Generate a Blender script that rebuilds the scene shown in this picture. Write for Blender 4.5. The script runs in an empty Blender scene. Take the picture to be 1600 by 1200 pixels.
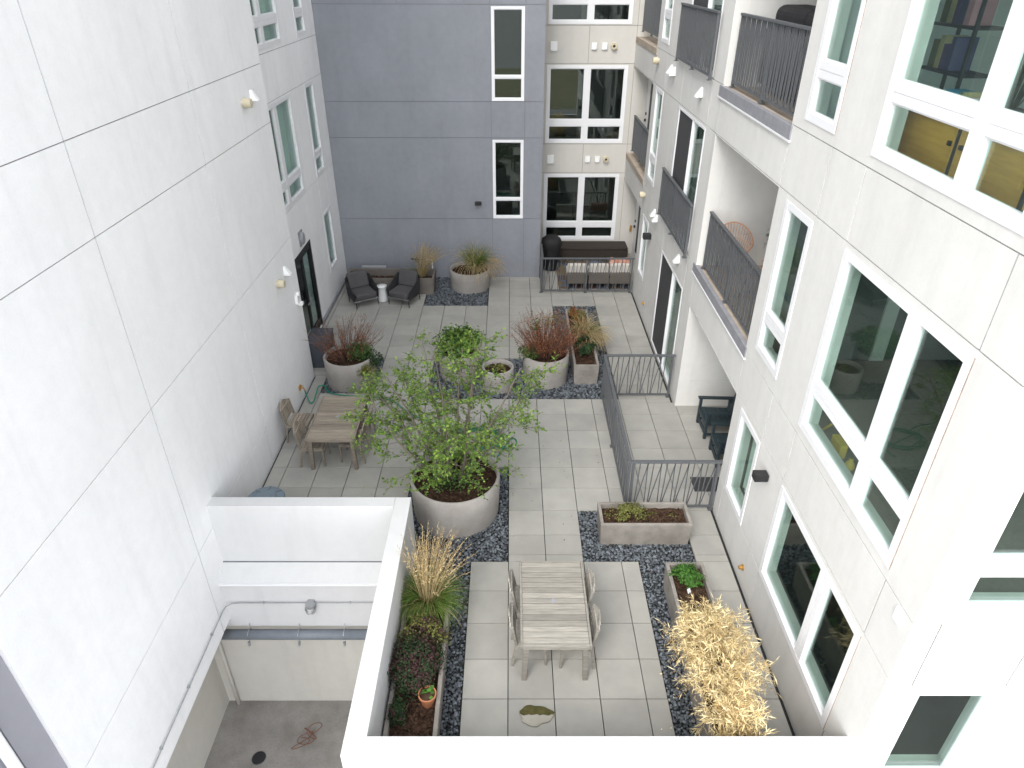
import bpy, bmesh, math, random
import numpy as np
from mathutils import Vector, Matrix, Euler

# ------------------------------------------------------------------ camera, sky, sun, exposure
SC = bpy.context.scene
COL = SC.collection
cam_d = bpy.data.cameras.new("camera")
cam_d.sensor_width = 36.0
cam_d.lens = 1071.43 * 36.0 / 1600.0
cam_d.clip_start = 0.05
cam_d.clip_end = 2000
cam = bpy.data.objects.new("camera", cam_d)
COL.objects.link(cam)
PT, YW, RL = 0.5499904, 0.00314034, 0.00276472
Fv = Vector((math.sin(YW) * math.cos(PT), math.cos(YW) * math.cos(PT), -math.sin(PT)))
Rv = Vector((math.cos(YW), -math.sin(YW), 0))
Uv = Rv.cross(Fv)
R2 = math.cos(RL) * Rv + math.sin(RL) * Uv
U2 = -math.sin(RL) * Rv + math.cos(RL) * Uv
mw = Matrix.Identity(4)
for i in range(3):
    mw[i][0] = R2[i]; mw[i][1] = U2[i]; mw[i][2] = -Fv[i]
mw[2][3] = 8.28
cam.matrix_world = mw
SC.camera = cam

SUN_EL, SUN_ROT = math.radians(46), math.radians(204)
world = bpy.data.worlds.new("World")
SC.world = world
world.use_nodes = True
wn = world.node_tree
bg = wn.nodes["Background"]
sky = wn.nodes.new("ShaderNodeTexSky")
sky.sky_type = 'NISHITA'
sky.sun_disc = False
sky.sun_elevation = SUN_EL
sky.sun_rotation = SUN_ROT
sky.air_density = 1.0
sky.dust_density = 0.4
hs = wn.nodes.new("ShaderNodeHueSaturation")
hs.inputs['Saturation'].default_value = 0.16
wn.links.new(sky.outputs[0], hs.inputs['Color'])
wn.links.new(hs.outputs[0], bg.inputs[0])
bg.inputs[1].default_value = 0.15
sun_d = bpy.data.lights.new("sun", 'SUN')
sun_d.energy = 0.5
sun_d.angle = math.radians(28)
sun_d.color = (1.0, 0.95, 0.88)
sun = bpy.data.objects.new("sun", sun_d)
COL.objects.link(sun)
sd = Vector((math.sin(SUN_ROT) * math.cos(SUN_EL), math.cos(SUN_ROT) * math.cos(SUN_EL), math.sin(SUN_EL)))
sun.rotation_euler = sd.to_track_quat('Z', 'Y').to_euler()
sun.location = (0, -20, 40)
SC.view_settings.view_transform = 'Standard'
SC.view_settings.look = 'None'
SC.view_settings.exposure = 2.3
SC.view_settings.gamma = 1.0
SC.cycles.max_bounces = 12
SC.cycles.transparent_max_bounces = 24
SC.cycles.diffuse_bounces = 6

RND = random.Random(7)
def U(a, b): return RND.uniform(a, b)

# ------------------------------------------------------------------ materials
def _new(name):
    m = bpy.data.materials.new(name)
    m.use_nodes = True
    nt = m.node_tree
    b = nt.nodes["Principled BSDF"]
    return m, nt, b

def mat(name, col, rough=0.8, var=0.0, noise=0.0, nscale=6.0, col2=None, bump=0.0, bscale=80.0,
        metal=0.0, stretch=None, spec=0.4, fine=0.0, fscale=120.0, hue=0.0, sub=0.0, attr=False):
    """col blended with col2 by a noise, varied per loose piece (var), bumped."""
    m, nt, b = _new(name)
    N, L = nt.nodes.new, nt.links.new
    tc = N("ShaderNodeTexCoord")
    vec = tc.outputs['Object']
    if stretch:
        mp = N("ShaderNodeMapping"); mp.inputs['Scale'].default_value = stretch
        L(vec, mp.inputs['Vector']); vec = mp.outputs[0]
    c = (*col, 1)
    cur = None
    mix = N("ShaderNodeMix"); mix.data_type = 'RGBA'
    mix.inputs[6].default_value = c
    if col2 is None:
        k = 1 - noise
        col2 = tuple(x * k for x in col)
    mix.inputs[7].default_value = (*col2, 1)
    nz = N("ShaderNodeTexNoise"); nz.inputs['Scale'].default_value = nscale; nz.inputs['Detail'].default_value = 6
    nz.inputs['Roughness'].default_value = 0.62
    L(vec, nz.inputs['Vector'])
    rp = N("ShaderNodeMapRange"); rp.inputs[1].default_value = 0.34; rp.inputs[2].default_value = 0.66
    L(nz.outputs[0], rp.inputs[0]); L(rp.outputs[0], mix.inputs[0])
    cur = mix.outputs[2]
    if fine > 0:
        n2 = N("ShaderNodeTexNoise"); n2.inputs['Scale'].default_value = fscale; n2.inputs['Detail'].default_value = 3
        L(vec, n2.inputs['Vector'])
        r2 = N("ShaderNodeMapRange"); r2.inputs[1].default_value = 0.3; r2.inputs[2].default_value = 0.7
        r2.inputs[3].default_value = 1 - fine; r2.inputs[4].default_value = 1 + fine
        L(n2.outputs[0], r2.inputs[0])
        vm = N("ShaderNodeVectorMath"); vm.operation = 'SCALE'
        L(cur, vm.inputs[0]); L(r2.outputs[0], vm.inputs['Scale']); cur = vm.outputs[0]
    if var > 0:
        g = N("ShaderNodeNewGeometry")
        h = N("ShaderNodeHueSaturation")
        r3 = N("ShaderNodeMapRange"); r3.inputs[3].default_value = 1 - var; r3.inputs[4].default_value = 1 + var
        L(g.outputs['Random Per Island'], r3.inputs[0]); L(r3.outputs[0], h.inputs['Value'])
        if hue > 0:
            wnz = N("ShaderNodeTexWhiteNoise"); wnz.noise_dimensions = '1D'
            L(g.outputs['Random Per Island'], wnz.inputs['W'])
            r4 = N("ShaderNodeMapRange"); r4.inputs[3].default_value = 0.5 - hue; r4.inputs[4].default_value = 0.5 + hue
            L(wnz.outputs[0], r4.inputs[0]); L(r4.outputs[0], h.inputs['Hue'])
        L(cur, h.inputs['Color']); cur = h.outputs[0]
    L(cur, b.inputs['Base Color'])
    b.inputs['Roughness'].default_value = rough
    b.inputs['Metallic'].default_value = metal
    b.inputs['Specular IOR Level'].default_value = spec
    if bump > 0:
        n3 = N("ShaderNodeTexNoise"); n3.inputs['Scale'].default_value = bscale; n3.inputs['Detail'].default_value = 4
        L(vec, n3.inputs['Vector'])
        bp = N("ShaderNodeBump"); bp.inputs['Strength'].default_value = bump; bp.inputs['Distance'].default_value = 0.01
        L(n3.outputs[0], bp.inputs['Height']); L(bp.outputs[0], b.inputs['Normal'])
    return m

def stucco(name, col, mott=0.05, stain=0.05):
    """trowelled stucco: broad mottling, soft vertical weather streaks, fine grain"""
    m, nt, b = _new(name)
    N, L = nt.nodes.new, nt.links.new
    tc = N("ShaderNodeTexCoord"); vec = tc.outputs['Object']
    def noise(scale, stretch, lo, hi, a, z, det=5):
        mp = N("ShaderNodeMapping"); mp.inputs['Scale'].default_value = stretch
        L(vec, mp.inputs[0])
        n = N("ShaderNodeTexNoise"); n.inputs['Scale'].default_value = scale; n.inputs['Detail'].default_value = det
        n.inputs['Roughness'].default_value = 0.6
        L(mp.outputs[0], n.inputs['Vector'])
        r = N("ShaderNodeMapRange"); r.inputs[1].default_value = lo; r.inputs[2].default_value = hi
        r.inputs[3].default_value = a; r.inputs[4].default_value = z
        L(n.outputs[0], r.inputs[0]); return r.outputs[0]
    a1 = noise(0.9, (1, 1, 0.7), 0.3, 0.7, 1 - mott, 1 + mott * 0.5)
    a2 = noise(2.2, (1.6, 1.6, 0.16), 0.5, 0.78, 1.0, 1 - stain)
    a3 = noise(55, (1, 1, 1), 0.3, 0.7, 0.975, 1.02, 3)
    a4 = noise(6, (1, 1, 1), 0.3, 0.7, 1 - mott * 0.5, 1 + mott * 0.3)
    p1 = N("ShaderNodeMath"); p1.operation = 'MULTIPLY'; L(a1, p1.inputs[0]); L(a2, p1.inputs[1])
    p2 = N("ShaderNodeMath"); p2.operation = 'MULTIPLY'; L(p1.outputs[0], p2.inputs[0]); L(a3, p2.inputs[1])
    p3 = N("ShaderNodeMath"); p3.operation = 'MULTIPLY'; L(p2.outputs[0], p3.inputs[0]); L(a4, p3.inputs[1])
    vm = N("ShaderNodeVectorMath"); vm.operation = 'SCALE'; vm.inputs[0].default_value = col
    L(p3.outputs[0], vm.inputs['Scale']); L(vm.outputs[0], b.inputs['Base Color'])
    b.inputs['Roughness'].default_value = 0.92
    b.inputs['Specular IOR Level'].default_value = 0.2
    n3 = N("ShaderNodeTexNoise"); n3.inputs['Scale'].default_value = 90; n3.inputs['Detail'].default_value = 4
    L(vec, n3.inputs['Vector'])
    bp = N("ShaderNodeBump"); bp.inputs['Strength'].default_value = 0.25; bp.inputs['Distance'].default_value = 0.004
    L(n3.outputs[0], bp.inputs['Height']); L(bp.outputs[0], b.inputs['Normal'])
    return m

def glass_mat(name, tint=(0.82, 0.905, 0.875), f0=0.075):
    m = bpy.data.materials.new(name); m.use_nodes = True
    nt = m.node_tree; nt.nodes.clear(); N, L = nt.nodes.new, nt.links.new
    out = N("ShaderNodeOutputMaterial"); mx = N("ShaderNodeMixShader")
    tr = N("ShaderNodeBsdfTransparent"); tr.inputs[0].default_value = (*tint, 1)
    gl = N("ShaderNodeBsdfGlossy"); gl.inputs['Roughness'].default_value = 0.0
    gl.inputs['Color'].default_value = (0.93, 0.97, 0.95, 1)
    g = N("ShaderNodeNewGeometry")
    dt = N("ShaderNodeVectorMath"); dt.operation = 'DOT_PRODUCT'
    L(g.outputs['Incoming'], dt.inputs[0]); L(g.outputs['Normal'], dt.inputs[1])
    ab = N("ShaderNodeMath"); ab.operation = 'ABSOLUTE'; L(dt.outputs['Value'], ab.inputs[0])
    om = N("ShaderNodeMath"); om.operation = 'SUBTRACT'; om.inputs[0].default_value = 1.0; L(ab.outputs[0], om.inputs[1])
    pw = N("ShaderNodeMath"); pw.operation = 'POWER'; L(om.outputs[0], pw.inputs[0]); pw.inputs[1].default_value = 5
    mr = N("ShaderNodeMapRange"); mr.inputs[3].default_value = f0; mr.inputs[4].default_value = 0.62
    L(pw.outputs[0], mr.inputs[0]); L(mr.outputs[0], mx.inputs[0])
    L(tr.outputs[0], mx.inputs[1]); L(gl.outputs[0], mx.inputs[2]); L(mx.outputs[0], out.inputs[0])
    return m

def leaf_mat(name, col, col2, var=0.3, trans=0.35, hue=0.02):
    m, nt, b = _new(name)
    N, L = nt.nodes.new, nt.links.new
    g = N("ShaderNodeNewGeometry")
    mix = N("ShaderNodeMix"); mix.data_type = 'RGBA'
    mix.inputs[6].default_value = (*col, 1); mix.inputs[7].default_value = (*col2, 1)
    L(g.outputs['Random Per Island'], mix.inputs[0])
    w = N("ShaderNodeTexWhiteNoise"); w.noise_dimensions = '1D'; L(g.outputs['Random Per Island'], w.inputs['W'])
    r = N("ShaderNodeMapRange"); r.inputs[3].default_value = 1 - var; r.inputs[4].default_value = 1 + var
    L(w.outputs[0], r.inputs[0])
    vm = N("ShaderNodeVectorMath"); vm.operation = 'SCALE'; L(mix.outputs[2], vm.inputs[0]); L(r.outputs[0], vm.inputs['Scale'])
    L(vm.outputs[0], b.inputs['Base Color'])
    b.inputs['Roughness'].default_value = 0.6
    b.inputs['Specular IOR Level'].default_value = 0.25
    tl = N("ShaderNodeBsdfTranslucent"); L(vm.outputs[0], tl.inputs[0])
    ms = N("ShaderNodeMixShader"); ms.inputs[0].default_value = trans
    L(b.outputs[0], ms.inputs[1]); L(tl.outputs[0], ms.inputs[2])
    L(ms.outputs[0], nt.nodes["Material Output"].inputs[0])
    return m

M = {}
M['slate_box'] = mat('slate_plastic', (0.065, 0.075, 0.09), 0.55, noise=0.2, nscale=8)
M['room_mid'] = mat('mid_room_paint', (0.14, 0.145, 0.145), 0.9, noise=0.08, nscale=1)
M['rust_line'] = mat('browned_sealant', (0.40, 0.33, 0.28), 0.9, noise=0.4, nscale=8)
M['screen'] = mat('dark_insect_screen', (0.05, 0.05, 0.052), 0.8, noise=0.1)
M['mid_floor'] = mat('brown_grey_carpet', (0.20, 0.175, 0.155), 0.95, noise=0.15, nscale=20)
M['white_stucco'] = stucco("white_stucco", (0.82, 0.82, 0.825), 0.05, 0.06)
M['warm_dimmed_stucco'] = stucco("warm_dimmed_stucco", (0.63, 0.62, 0.595), 0.06, 0.08)  # white wall paint, its colour darkened to offset the strong light on this side
M['beige_stucco'] = stucco("beige_stucco", (0.55, 0.53, 0.49), 0.05, 0.06)
M['gray_stucco'] = stucco("gray_stucco", (0.24, 0.25, 0.275), 0.10, 0.07)
M['parapet_stucco'] = stucco("parapet_stucco", (0.56, 0.56, 0.555), 0.04, 0.05)
M['cream_stucco'] = stucco("cream_stucco", (0.52, 0.50, 0.455), 0.06, 0.08)
M['well_stucco'] = stucco("well_stucco", (0.56, 0.555, 0.555), 0.05, 0.07)
M['joint'] = mat("joint_sealant", (0.27, 0.26, 0.255), 0.9, noise=0.3)
M['joint_gray'] = mat("gray_joint_sealant", (0.18, 0.188, 0.205), 0.9, noise=0.2)
M['cladding'] = mat("gray_metal_cladding", (0.33, 0.33, 0.37), 0.6, noise=0.1, nscale=2)
M['paver'] = mat("concrete_paver", (0.345, 0.337, 0.305), 0.85, var=0.075, col2=(0.29, 0.284, 0.26), nscale=1.7, bump=0.15, bscale=150, fine=0.035, fscale=200)
M['under'] = mat("dark_underlay", (0.025, 0.025, 0.025), 0.95, noise=0.3)
M['concrete'] = mat("ramp_concrete", (0.30, 0.285, 0.265), 0.8, col2=(0.19, 0.175, 0.16), nscale=1.3, bump=0.2, bscale=40, fine=0.08, fscale=30)
M['asphalt'] = mat("asphalt", (0.17, 0.17, 0.16), 0.9, noise=0.3, nscale=1)
M['lawn'] = mat("lawn_green", (0.07, 0.085, 0.03), 0.95, col2=(0.14, 0.11, 0.05), nscale=0.6)
M['pebble'] = mat("slate_pebble", (0.115, 0.13, 0.145), 0.42, var=0.8, noise=0.35, nscale=14, hue=0.03, spec=0.35)
M['planter'] = mat("planter_concrete", (0.335, 0.315, 0.29), 0.88, col2=(0.27, 0.25, 0.23), nscale=2.6, bump=0.2, bscale=70, fine=0.05, fscale=60)
M['planter_tan'] = mat("planter_tan_concrete", (0.28, 0.258, 0.23), 0.9, col2=(0.185, 0.168, 0.15), nscale=3.2, bump=0.3, bscale=60, fine=0.07, fscale=70)
M['planter_dark'] = mat("planter_dark_concrete", (0.18, 0.16, 0.14), 0.9, col2=(0.13, 0.115, 0.10), nscale=3, bump=0.3, bscale=60, fine=0.06)
M['soil'] = mat("mulch_soil", (0.075, 0.045, 0.03), 0.97, var=0.6, col2=(0.035, 0.021, 0.014), nscale=9, bump=0.9, bscale=60, fine=0.35, fscale=45, spec=0.1)
M['vinyl'] = mat("white_window_vinyl", (0.74, 0.74, 0.75), 0.45, noise=0.02)
M['glass'] = glass_mat("green_tinted_glass")
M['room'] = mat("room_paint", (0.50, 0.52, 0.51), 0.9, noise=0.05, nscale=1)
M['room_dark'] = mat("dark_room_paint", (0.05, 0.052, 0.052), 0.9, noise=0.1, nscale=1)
M['curtain'] = mat("pale_curtain", (0.62, 0.66, 0.62), 0.9, noise=0.05)
M['curtain_dark'] = mat("grey_curtain", (0.20, 0.20, 0.20), 0.9, noise=0.1)
M['railing'] = mat("grey_powder_coat", (0.095, 0.10, 0.106), 0.5, noise=0.08, spec=0.4)
M['flash'] = mat("grey_flashing", (0.27, 0.27, 0.29), 0.55, noise=0.2, nscale=7)
M['deck'] = mat("tan_deck", (0.43, 0.36, 0.29), 0.85, noise=0.25, nscale=4)
M['wood'] = mat("weathered_teak", (0.30, 0.28, 0.24), 0.8, var=0.22, col2=(0.20, 0.188, 0.165), nscale=3.0, stretch=(1.2, 14, 14), bump=0.2, bscale=20, hue=0.004, fine=0.06, fscale=25)
M['wood_brown'] = mat("weathered_brown_dim_teak", (0.275, 0.235, 0.185), 0.8, var=0.22, col2=(0.19, 0.163, 0.13), nscale=3.0, stretch=(1.2, 14, 14), bump=0.2, bscale=20, hue=0.004, fine=0.06, fscale=25)  # partly browner weathering, mostly the far table's dimmer light put into the colour
M['navy'] = mat("dark_teal_plastic_lumber", (0.022, 0.038, 0.046), 0.55, noise=0.2, nscale=5, stretch=(2, 10, 10))
M['black'] = mat("black_metal", (0.018, 0.018, 0.02), 0.5, noise=0.1)
M['black_cloth'] = mat("black_cover", (0.016, 0.016, 0.018), 0.75, noise=0.3, bump=0.4, bscale=12)
M['charcoal'] = mat("charcoal_cushion", (0.085, 0.08, 0.082), 0.95, noise=0.12, nscale=5, bump=0.25, bscale=180)
M['rope'] = mat("dark_rope", (0.035, 0.036, 0.039), 0.9, noise=0.3, nscale=40, bump=0.6, bscale=70)
M['ceramic'] = mat("white_ceramic", (0.72, 0.72, 0.71), 0.35, noise=0.03)
M['wicker'] = mat("brown_wicker", (0.17, 0.145, 0.12), 0.85, noise=0.4, nscale=50, bump=0.8, bscale=60)
M['wicker_dark'] = mat("dark_wicker", (0.045, 0.035, 0.028), 0.85, noise=0.4, nscale=50, bump=0.8, bscale=60)
M['offwhite'] = mat("offwhite_cushion", (0.62, 0.58, 0.53), 0.95, noise=0.08)
M['orange'] = mat("orange_cushion", (0.42, 0.12, 0.07), 0.95, noise=0.3, nscale=14, col2=(0.50, 0.33, 0.26))
M['copper'] = mat("copper_rattan", (0.50, 0.26, 0.16), 0.5, noise=0.15)
M['vent_white'] = mat("white_vent_plastic", (0.82, 0.82, 0.81), 0.5, noise=0.03)
M['vent_cream'] = mat("yellowed_vent_plastic", (0.56, 0.50, 0.36), 0.5, noise=0.15, nscale=12)
M['brass'] = mat("weathered_brass", (0.55, 0.30, 0.08), 0.45, noise=0.3, nscale=30, metal=0.5)
M['lamp_gray'] = mat("grey_lamp_diffuser", (0.30, 0.31, 0.32), 0.4, noise=0.05)
M['galv'] = mat("galvanised_steel", (0.42, 0.43, 0.44), 0.4, noise=0.2, nscale=20, metal=0.6)
M['pipe_gray'] = mat("grey_painted_pipe", (0.17, 0.19, 0.215), 0.45, noise=0.15)
M['rust'] = mat("rusty_wire", (0.24, 0.11, 0.07), 0.85, noise=0.4, nscale=20)
M['hose'] = mat("green_hose", (0.008, 0.20, 0.125), 0.45, noise=0.1)
M['bin_blue'] = mat("blue_grey_plastic", (0.15, 0.19, 0.225), 0.5, noise=0.15, nscale=8)
M['terracotta'] = mat("terracotta", (0.42, 0.17, 0.08), 0.85, noise=0.2)
M['cabinet'] = mat("yellow_oak", (0.80, 0.42, 0.085), 0.5, col2=(0.62, 0.31, 0.06), nscale=2, stretch=(1, 1, 9))
M['yellow'] = mat("yellow_paint", (0.62, 0.43, 0.08), 0.6, noise=0.1)
M['mat'] = mat("dark_doormat", (0.055, 0.055, 0.058), 0.98, noise=0.3, nscale=30, bump=0.6)
M['stone'] = mat("stone", (0.36, 0.345, 0.30), 0.9, col2=(0.32, 0.30, 0.25), nscale=6, bump=0.5, bscale=30)
M['moss'] = mat("moss", (0.10, 0.085, 0.028), 0.97, col2=(0.06, 0.06, 0.018), nscale=14, bump=0.9, bscale=80)
M['bark'] = mat("pale_bark", (0.15, 0.125, 0.10), 0.9, noise=0.35, nscale=18)
M['bark_dark'] = mat("brown_bark", (0.11, 0.07, 0.045), 0.9, noise=0.3, nscale=18)
M['red_twig'] = mat("red_twig", (0.15, 0.072, 0.05), 0.9, var=0.65, noise=0.3, nscale=10, hue=0.015)
M['leaf'] = leaf_mat("fresh_green_leaf", (0.075, 0.165, 0.03), (0.225, 0.325, 0.06), 0.5)
M['leaf_deep'] = leaf_mat("deep_green_leaf", (0.045, 0.105, 0.028), (0.10, 0.18, 0.045), 0.4)
M['leaf_olive'] = leaf_mat("olive_leaf", (0.13, 0.15, 0.04), (0.24, 0.24, 0.07), 0.35)
M['leaf_herb'] = leaf_mat("bright_herb_leaf", (0.045, 0.14, 0.025), (0.10, 0.23, 0.04), 0.3)
M['leaf_dark'] = leaf_mat("dark_needle", (0.02, 0.045, 0.022), (0.05, 0.085, 0.03), 0.4)
M['leaf_rust'] = leaf_mat("rusty_leaf", (0.22, 0.08, 0.03), (0.35, 0.14, 0.06), 0.4)
M['leaf_purple'] = leaf_mat("purple_heather", (0.05, 0.03, 0.028), (0.105, 0.05, 0.05), 0.5)
M['grass_green'] = leaf_mat("grass_blade_green", (0.06, 0.14, 0.025), (0.17, 0.24, 0.05), 0.35)
M['grass_tan'] = leaf_mat("grass_plume_tan", (0.40, 0.29, 0.14), (0.62, 0.50, 0.29), 0.25)
M['straw'] = leaf_mat("straw_leaf", (0.72, 0.56, 0.27), (0.92, 0.80, 0.50), 0.3, 0.25)
M['leaf_rust2'] = leaf_mat('browned_straw_leaf', (0.28, 0.16, 0.06), (0.45, 0.30, 0.13), 0.3)
M['blueglass'] = mat("dark_book", (0.05, 0.05, 0.12), 0.6)
def col_mat(name, c): 
    M[name] = mat(name, c, 0.7, noise=0.1)
for nme, c in dict(purple_book=(0.07, 0.05, 0.14), cream_book=(0.5, 0.42, 0.22), olive_book=(0.15, 0.15, 0.06), blue_book=(0.04, 0.22, 0.36),
                   white_book=(0.55, 0.55, 0.52), pink_book=(0.45, 0.22, 0.25)).items(): col_mat(nme, c)
def rug_mat():
    m, nt, b = _new("patterned_rug"); N, L = nt.nodes.new, nt.links.new
    tc = N("ShaderNodeTexCoord"); mp = N("ShaderNodeMapping"); mp.inputs['Scale'].default_value = (2.0, 2.0, 2.0)
    mp.inputs['Rotation'].default_value = (0, 0, 0.785)
    L(tc.outputs['Object'], mp.inputs[0])
    v = N("ShaderNodeTexVoronoi"); v.distance = 'MANHATTAN'; v.inputs['Scale'].default_value = 1.6; L(mp.outputs[0], v.inputs['Vector'])
    cr = N("ShaderNodeValToRGB"); e = cr.color_ramp.elements
    e[0].color = (0.06, 0.07, 0.09, 1); e[1].color = (0.14, 0.105, 0.04, 1); e[1].position = 0.9
    for p, c in ((0.3, (0.10, 0.12, 0.16, 1)), (0.5, (0.05, 0.055, 0.06, 1)), (0.7, (0.11, 0.055, 0.035, 1))):
        x = cr.color_ramp.elements.new(p); x.color = c
    sp = N("ShaderNodeSeparateColor"); L(v.outputs['Color'], sp.inputs[0])
    L(sp.outputs[0], cr.inputs[0]); L(cr.outputs[0], b.inputs['Base Color']); b.inputs['Roughness'].default_value = 0.95
    return m
M['rug'] = rug_mat()

# ------------------------------------------------------------------ mesh helpers
WORLD = {}   # object name -> inverse of its world matrix
def register(o, mw): WORLD[o.name] = mw

class MB:
    def __init__(s): s.v = []; s.f = []; s.m = []
    def add(s, vs, fs, m=0):
        o = len(s.v); s.v.extend([tuple(x) for x in vs]); s.f.extend([tuple(i + o for i in f) for f in fs]); s.m.extend([m] * len(fs)); return s
    def box(s, a, b, m=0, X=None):
        (x0, y0, z0), (x1, y1, z1) = [min(p, q) for p, q in zip(a, b)], [max(p, q) for p, q in zip(a, b)]
        vs = [(x0, y0, z0), (x1, y0, z0), (x1, y1, z0), (x0, y1, z0), (x0, y0, z1), (x1, y0, z1), (x1, y1, z1), (x0, y1, z1)]
        if X is not None: vs = [X @ Vector(v) for v in vs]
        return s.add(vs, [(0, 3, 2, 1), (4, 5, 6, 7), (0, 1, 5, 4), (1, 2, 6, 5), (2, 3, 7, 6), (3, 0, 4, 7)], m)
    def bar(s, p, q, w, h, m=0, up=(0, 0, 1), taper=1.0):
        """box from p to q, w wide sideways and h along up"""
        p, q, up = Vector(p), Vector(q), Vector(up)
        d = (q - p).normalized(); sd_ = d.cross(up)
        if sd_.length < 1e-5: sd_ = d.cross(Vector((1, 0, 0)))
        sd_.normalize(); u = sd_.cross(d)
        vs = []
        for c, k in ((p, 1), (q, taper)):
            for a, b in ((-1, -1), (1, -1), (1, 1), (-1, 1)):
                vs.append(c + sd_ * a * w * k / 2 + u * b * h * k / 2)
        return s.add(vs, [(3, 2, 1, 0), (4, 5, 6, 7), (0, 1, 5, 4), (1, 2, 6, 5), (2, 3, 7, 6), (3, 0, 4, 7)], m)
    def tube(s, pts, r, n=8, m=0, caps=True):
        pts = [Vector(p) for p in pts]
        rs = r if isinstance(r, (list, tuple)) else [r] * len(pts)
        vs = []; ref = None
        for i, p in enumerate(pts):
            d = (pts[min(i + 1, len(pts) - 1)] - pts[max(i - 1, 0)]).normalized()
            if ref is None:
                ref = d.cross(Vector((0, 0, 1)))
                if ref.length < 1e-3: ref = d.cross(Vector((1, 0, 0)))
            ref = (ref - d * ref.dot(d)).normalized(); bn = d.cross(ref)
            for k in range(n):
                a = 2 * math.pi * k / n
                vs.append(p + (ref * math.cos(a) + bn * math.sin(a)) * rs[i])
        fs = []
        for i in range(len(pts) - 1):
            for k in range(n):
                fs.append((i * n + k, i * n + (k + 1) % n, (i + 1) * n + (k + 1) % n, (i + 1) * n + k))
        if caps:
            fs.append(tuple(reversed(range(n)))); fs.append(tuple(range((len(pts) - 1) * n, len(pts) * n)))
        return s.add(vs, fs, m)
    def lathe(s, prof, n=32, c=(0, 0, 0), m=0, closed=True, sx=1, sy=1):
        vs = []
        for (r, z) in prof:
            for k in range(n):
                a = 2 * math.pi * k / n
                vs.append((c[0] + r * sx * math.cos(a), c[1] + r * sy * math.sin(a), c[2] + z))
        fs = []
        for i in range(len(prof) - 1):
            for k in range(n):
                fs.append((i * n + k, i * n + (k + 1) % n, (i + 1) * n + (k + 1) % n, (i + 1) * n + k))
        if closed:
            fs.append(tuple(reversed(range(n)))); fs.append(tuple(range((len(prof) - 1) * n, len(prof) * n)))
        return s.add(vs, fs, m)
    def build(s, name, mats, parent=None, bevel=0.0, smooth=False, recalc=True, seg=2, local=False):
        if not isinstance(mats, (list, tuple)): mats = [mats]
        vs = s.v
        if parent is not None and not local:
            inv = WORLD.get(parent.name)
            if inv is not None: vs = [inv @ Vector(v) for v in vs]
        me = bpy.data.meshes.new(name); me.from_pydata([tuple(v) for v in vs], [], s.f)
        for mm in mats: me.materials.append(mm)
        if len(mats) > 1: me.polygons.foreach_set('material_index', s.m)
        if recalc:
            bm = bmesh.new(); bm.from_mesh(me); bmesh.ops.recalc_face_normals(bm, faces=bm.faces); bm.to_mesh(me); bm.free()
        if smooth: me.polygons.foreach_set('use_smooth', [True] * len(me.polygons))
        o = bpy.data.objects.new(name, me); COL.objects.link(o)
        if parent is not None:
            o.parent = parent
            if parent.name in WORLD: WORLD[o.name] = WORLD[parent.name]
        if bevel > 0:
            bv = o.modifiers.new("bevel", 'BEVEL'); bv.width = bevel; bv.segments = seg; bv.limit_method = 'ANGLE'; bv.angle_limit = math.radians(40)
            bv.harden_normals = False
        return o

def tag(o, label=None, cat=None, group=None, kind=None):
    if label: o['label'] = label
    if cat: o['category'] = cat
    if group: o['group'] = group
    if kind: o['kind'] = kind
    return o

def thing(name, label, cat, loc=(0, 0, 0), rz=0.0, group=None):
    o = bpy.data.objects.new(name, None); COL.objects.link(o)
    o.empty_display_size = 0.2
    o.location = loc; o.rotation_euler = (0, 0, rz)
    WORLD[o.name] = (Matrix.Translation(loc) @ Matrix.Rotation(rz, 4, 'Z')).inverted()
    return tag(o, label, cat, group)

def copy_tree(o, parent=None):
    c = o.copy(); COL.objects.link(c); c.parent = parent
    for ch in list(o.children): copy_tree(ch, c)
    return c

def place(src, loc, rz, label, group=None):
    c = copy_tree(src); c.location = loc; c.rotation_euler = (0, 0, rz); c['label'] = label
    if group: c['group'] = group
    return c

def tri_mesh(name, verts, faces, mats, parent=None, smooth=False, mi=None, local=False):
    """numpy arrays -> mesh object (faces all of one size)"""
    verts = np.asarray(verts, dtype=np.float64)
    if parent is not None and not local and parent.name in WORLD:
        A = np.array(WORLD[parent.name]); verts = verts @ A[:3, :3].T + A[:3, 3]
    faces = np.asarray(faces, dtype=np.int32); k = faces.shape[1]
    me = bpy.data.meshes.new(name)
    me.vertices.add(len(verts)); me.vertices.foreach_set('co', verts.astype(np.float32).ravel())
    me.loops.add(faces.size); me.loops.foreach_set('vertex_index', faces.ravel())
    me.polygons.add(len(faces)); me.polygons.foreach_set('loop_start', np.arange(0, faces.size, k, dtype=np.int32))
    if not isinstance(mats, (list, tuple)): mats = [mats]
    for mm in mats: me.materials.append(mm)
    if mi is not None: me.polygons.foreach_set('material_index', np.asarray(mi, dtype=np.int32))
    if smooth: me.polygons.foreach_set('use_smooth', np.ones(len(faces), dtype=bool))
    me.update(); me.validate()
    o = bpy.data.objects.new(name, me); COL.objects.link(o)
    if parent is not None:
        o.parent = parent
        if parent.name in WORLD: WORLD[o.name] = WORLD[parent.name]
    return o
# ------------------------------------------------------------------ wall / window builders
XL, XL2, XR, YG, YB, YF = -4.62, -5.05, 3.62, 19.87, 21.95, 4.11
def map_right(u, z, d): return (XR + d, u, z)
def map_left(u, z, d): return (XL - d, u, z)
def map_left2(u, z, d): return (XL2 - d, u, z)
def map_gray(u, z, d): return (u, YG + d, z)
def map_beige(u, z, d): return (u, YB + d, z)
def map_front(u, z, d): return (u, YF + d, z)

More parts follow.
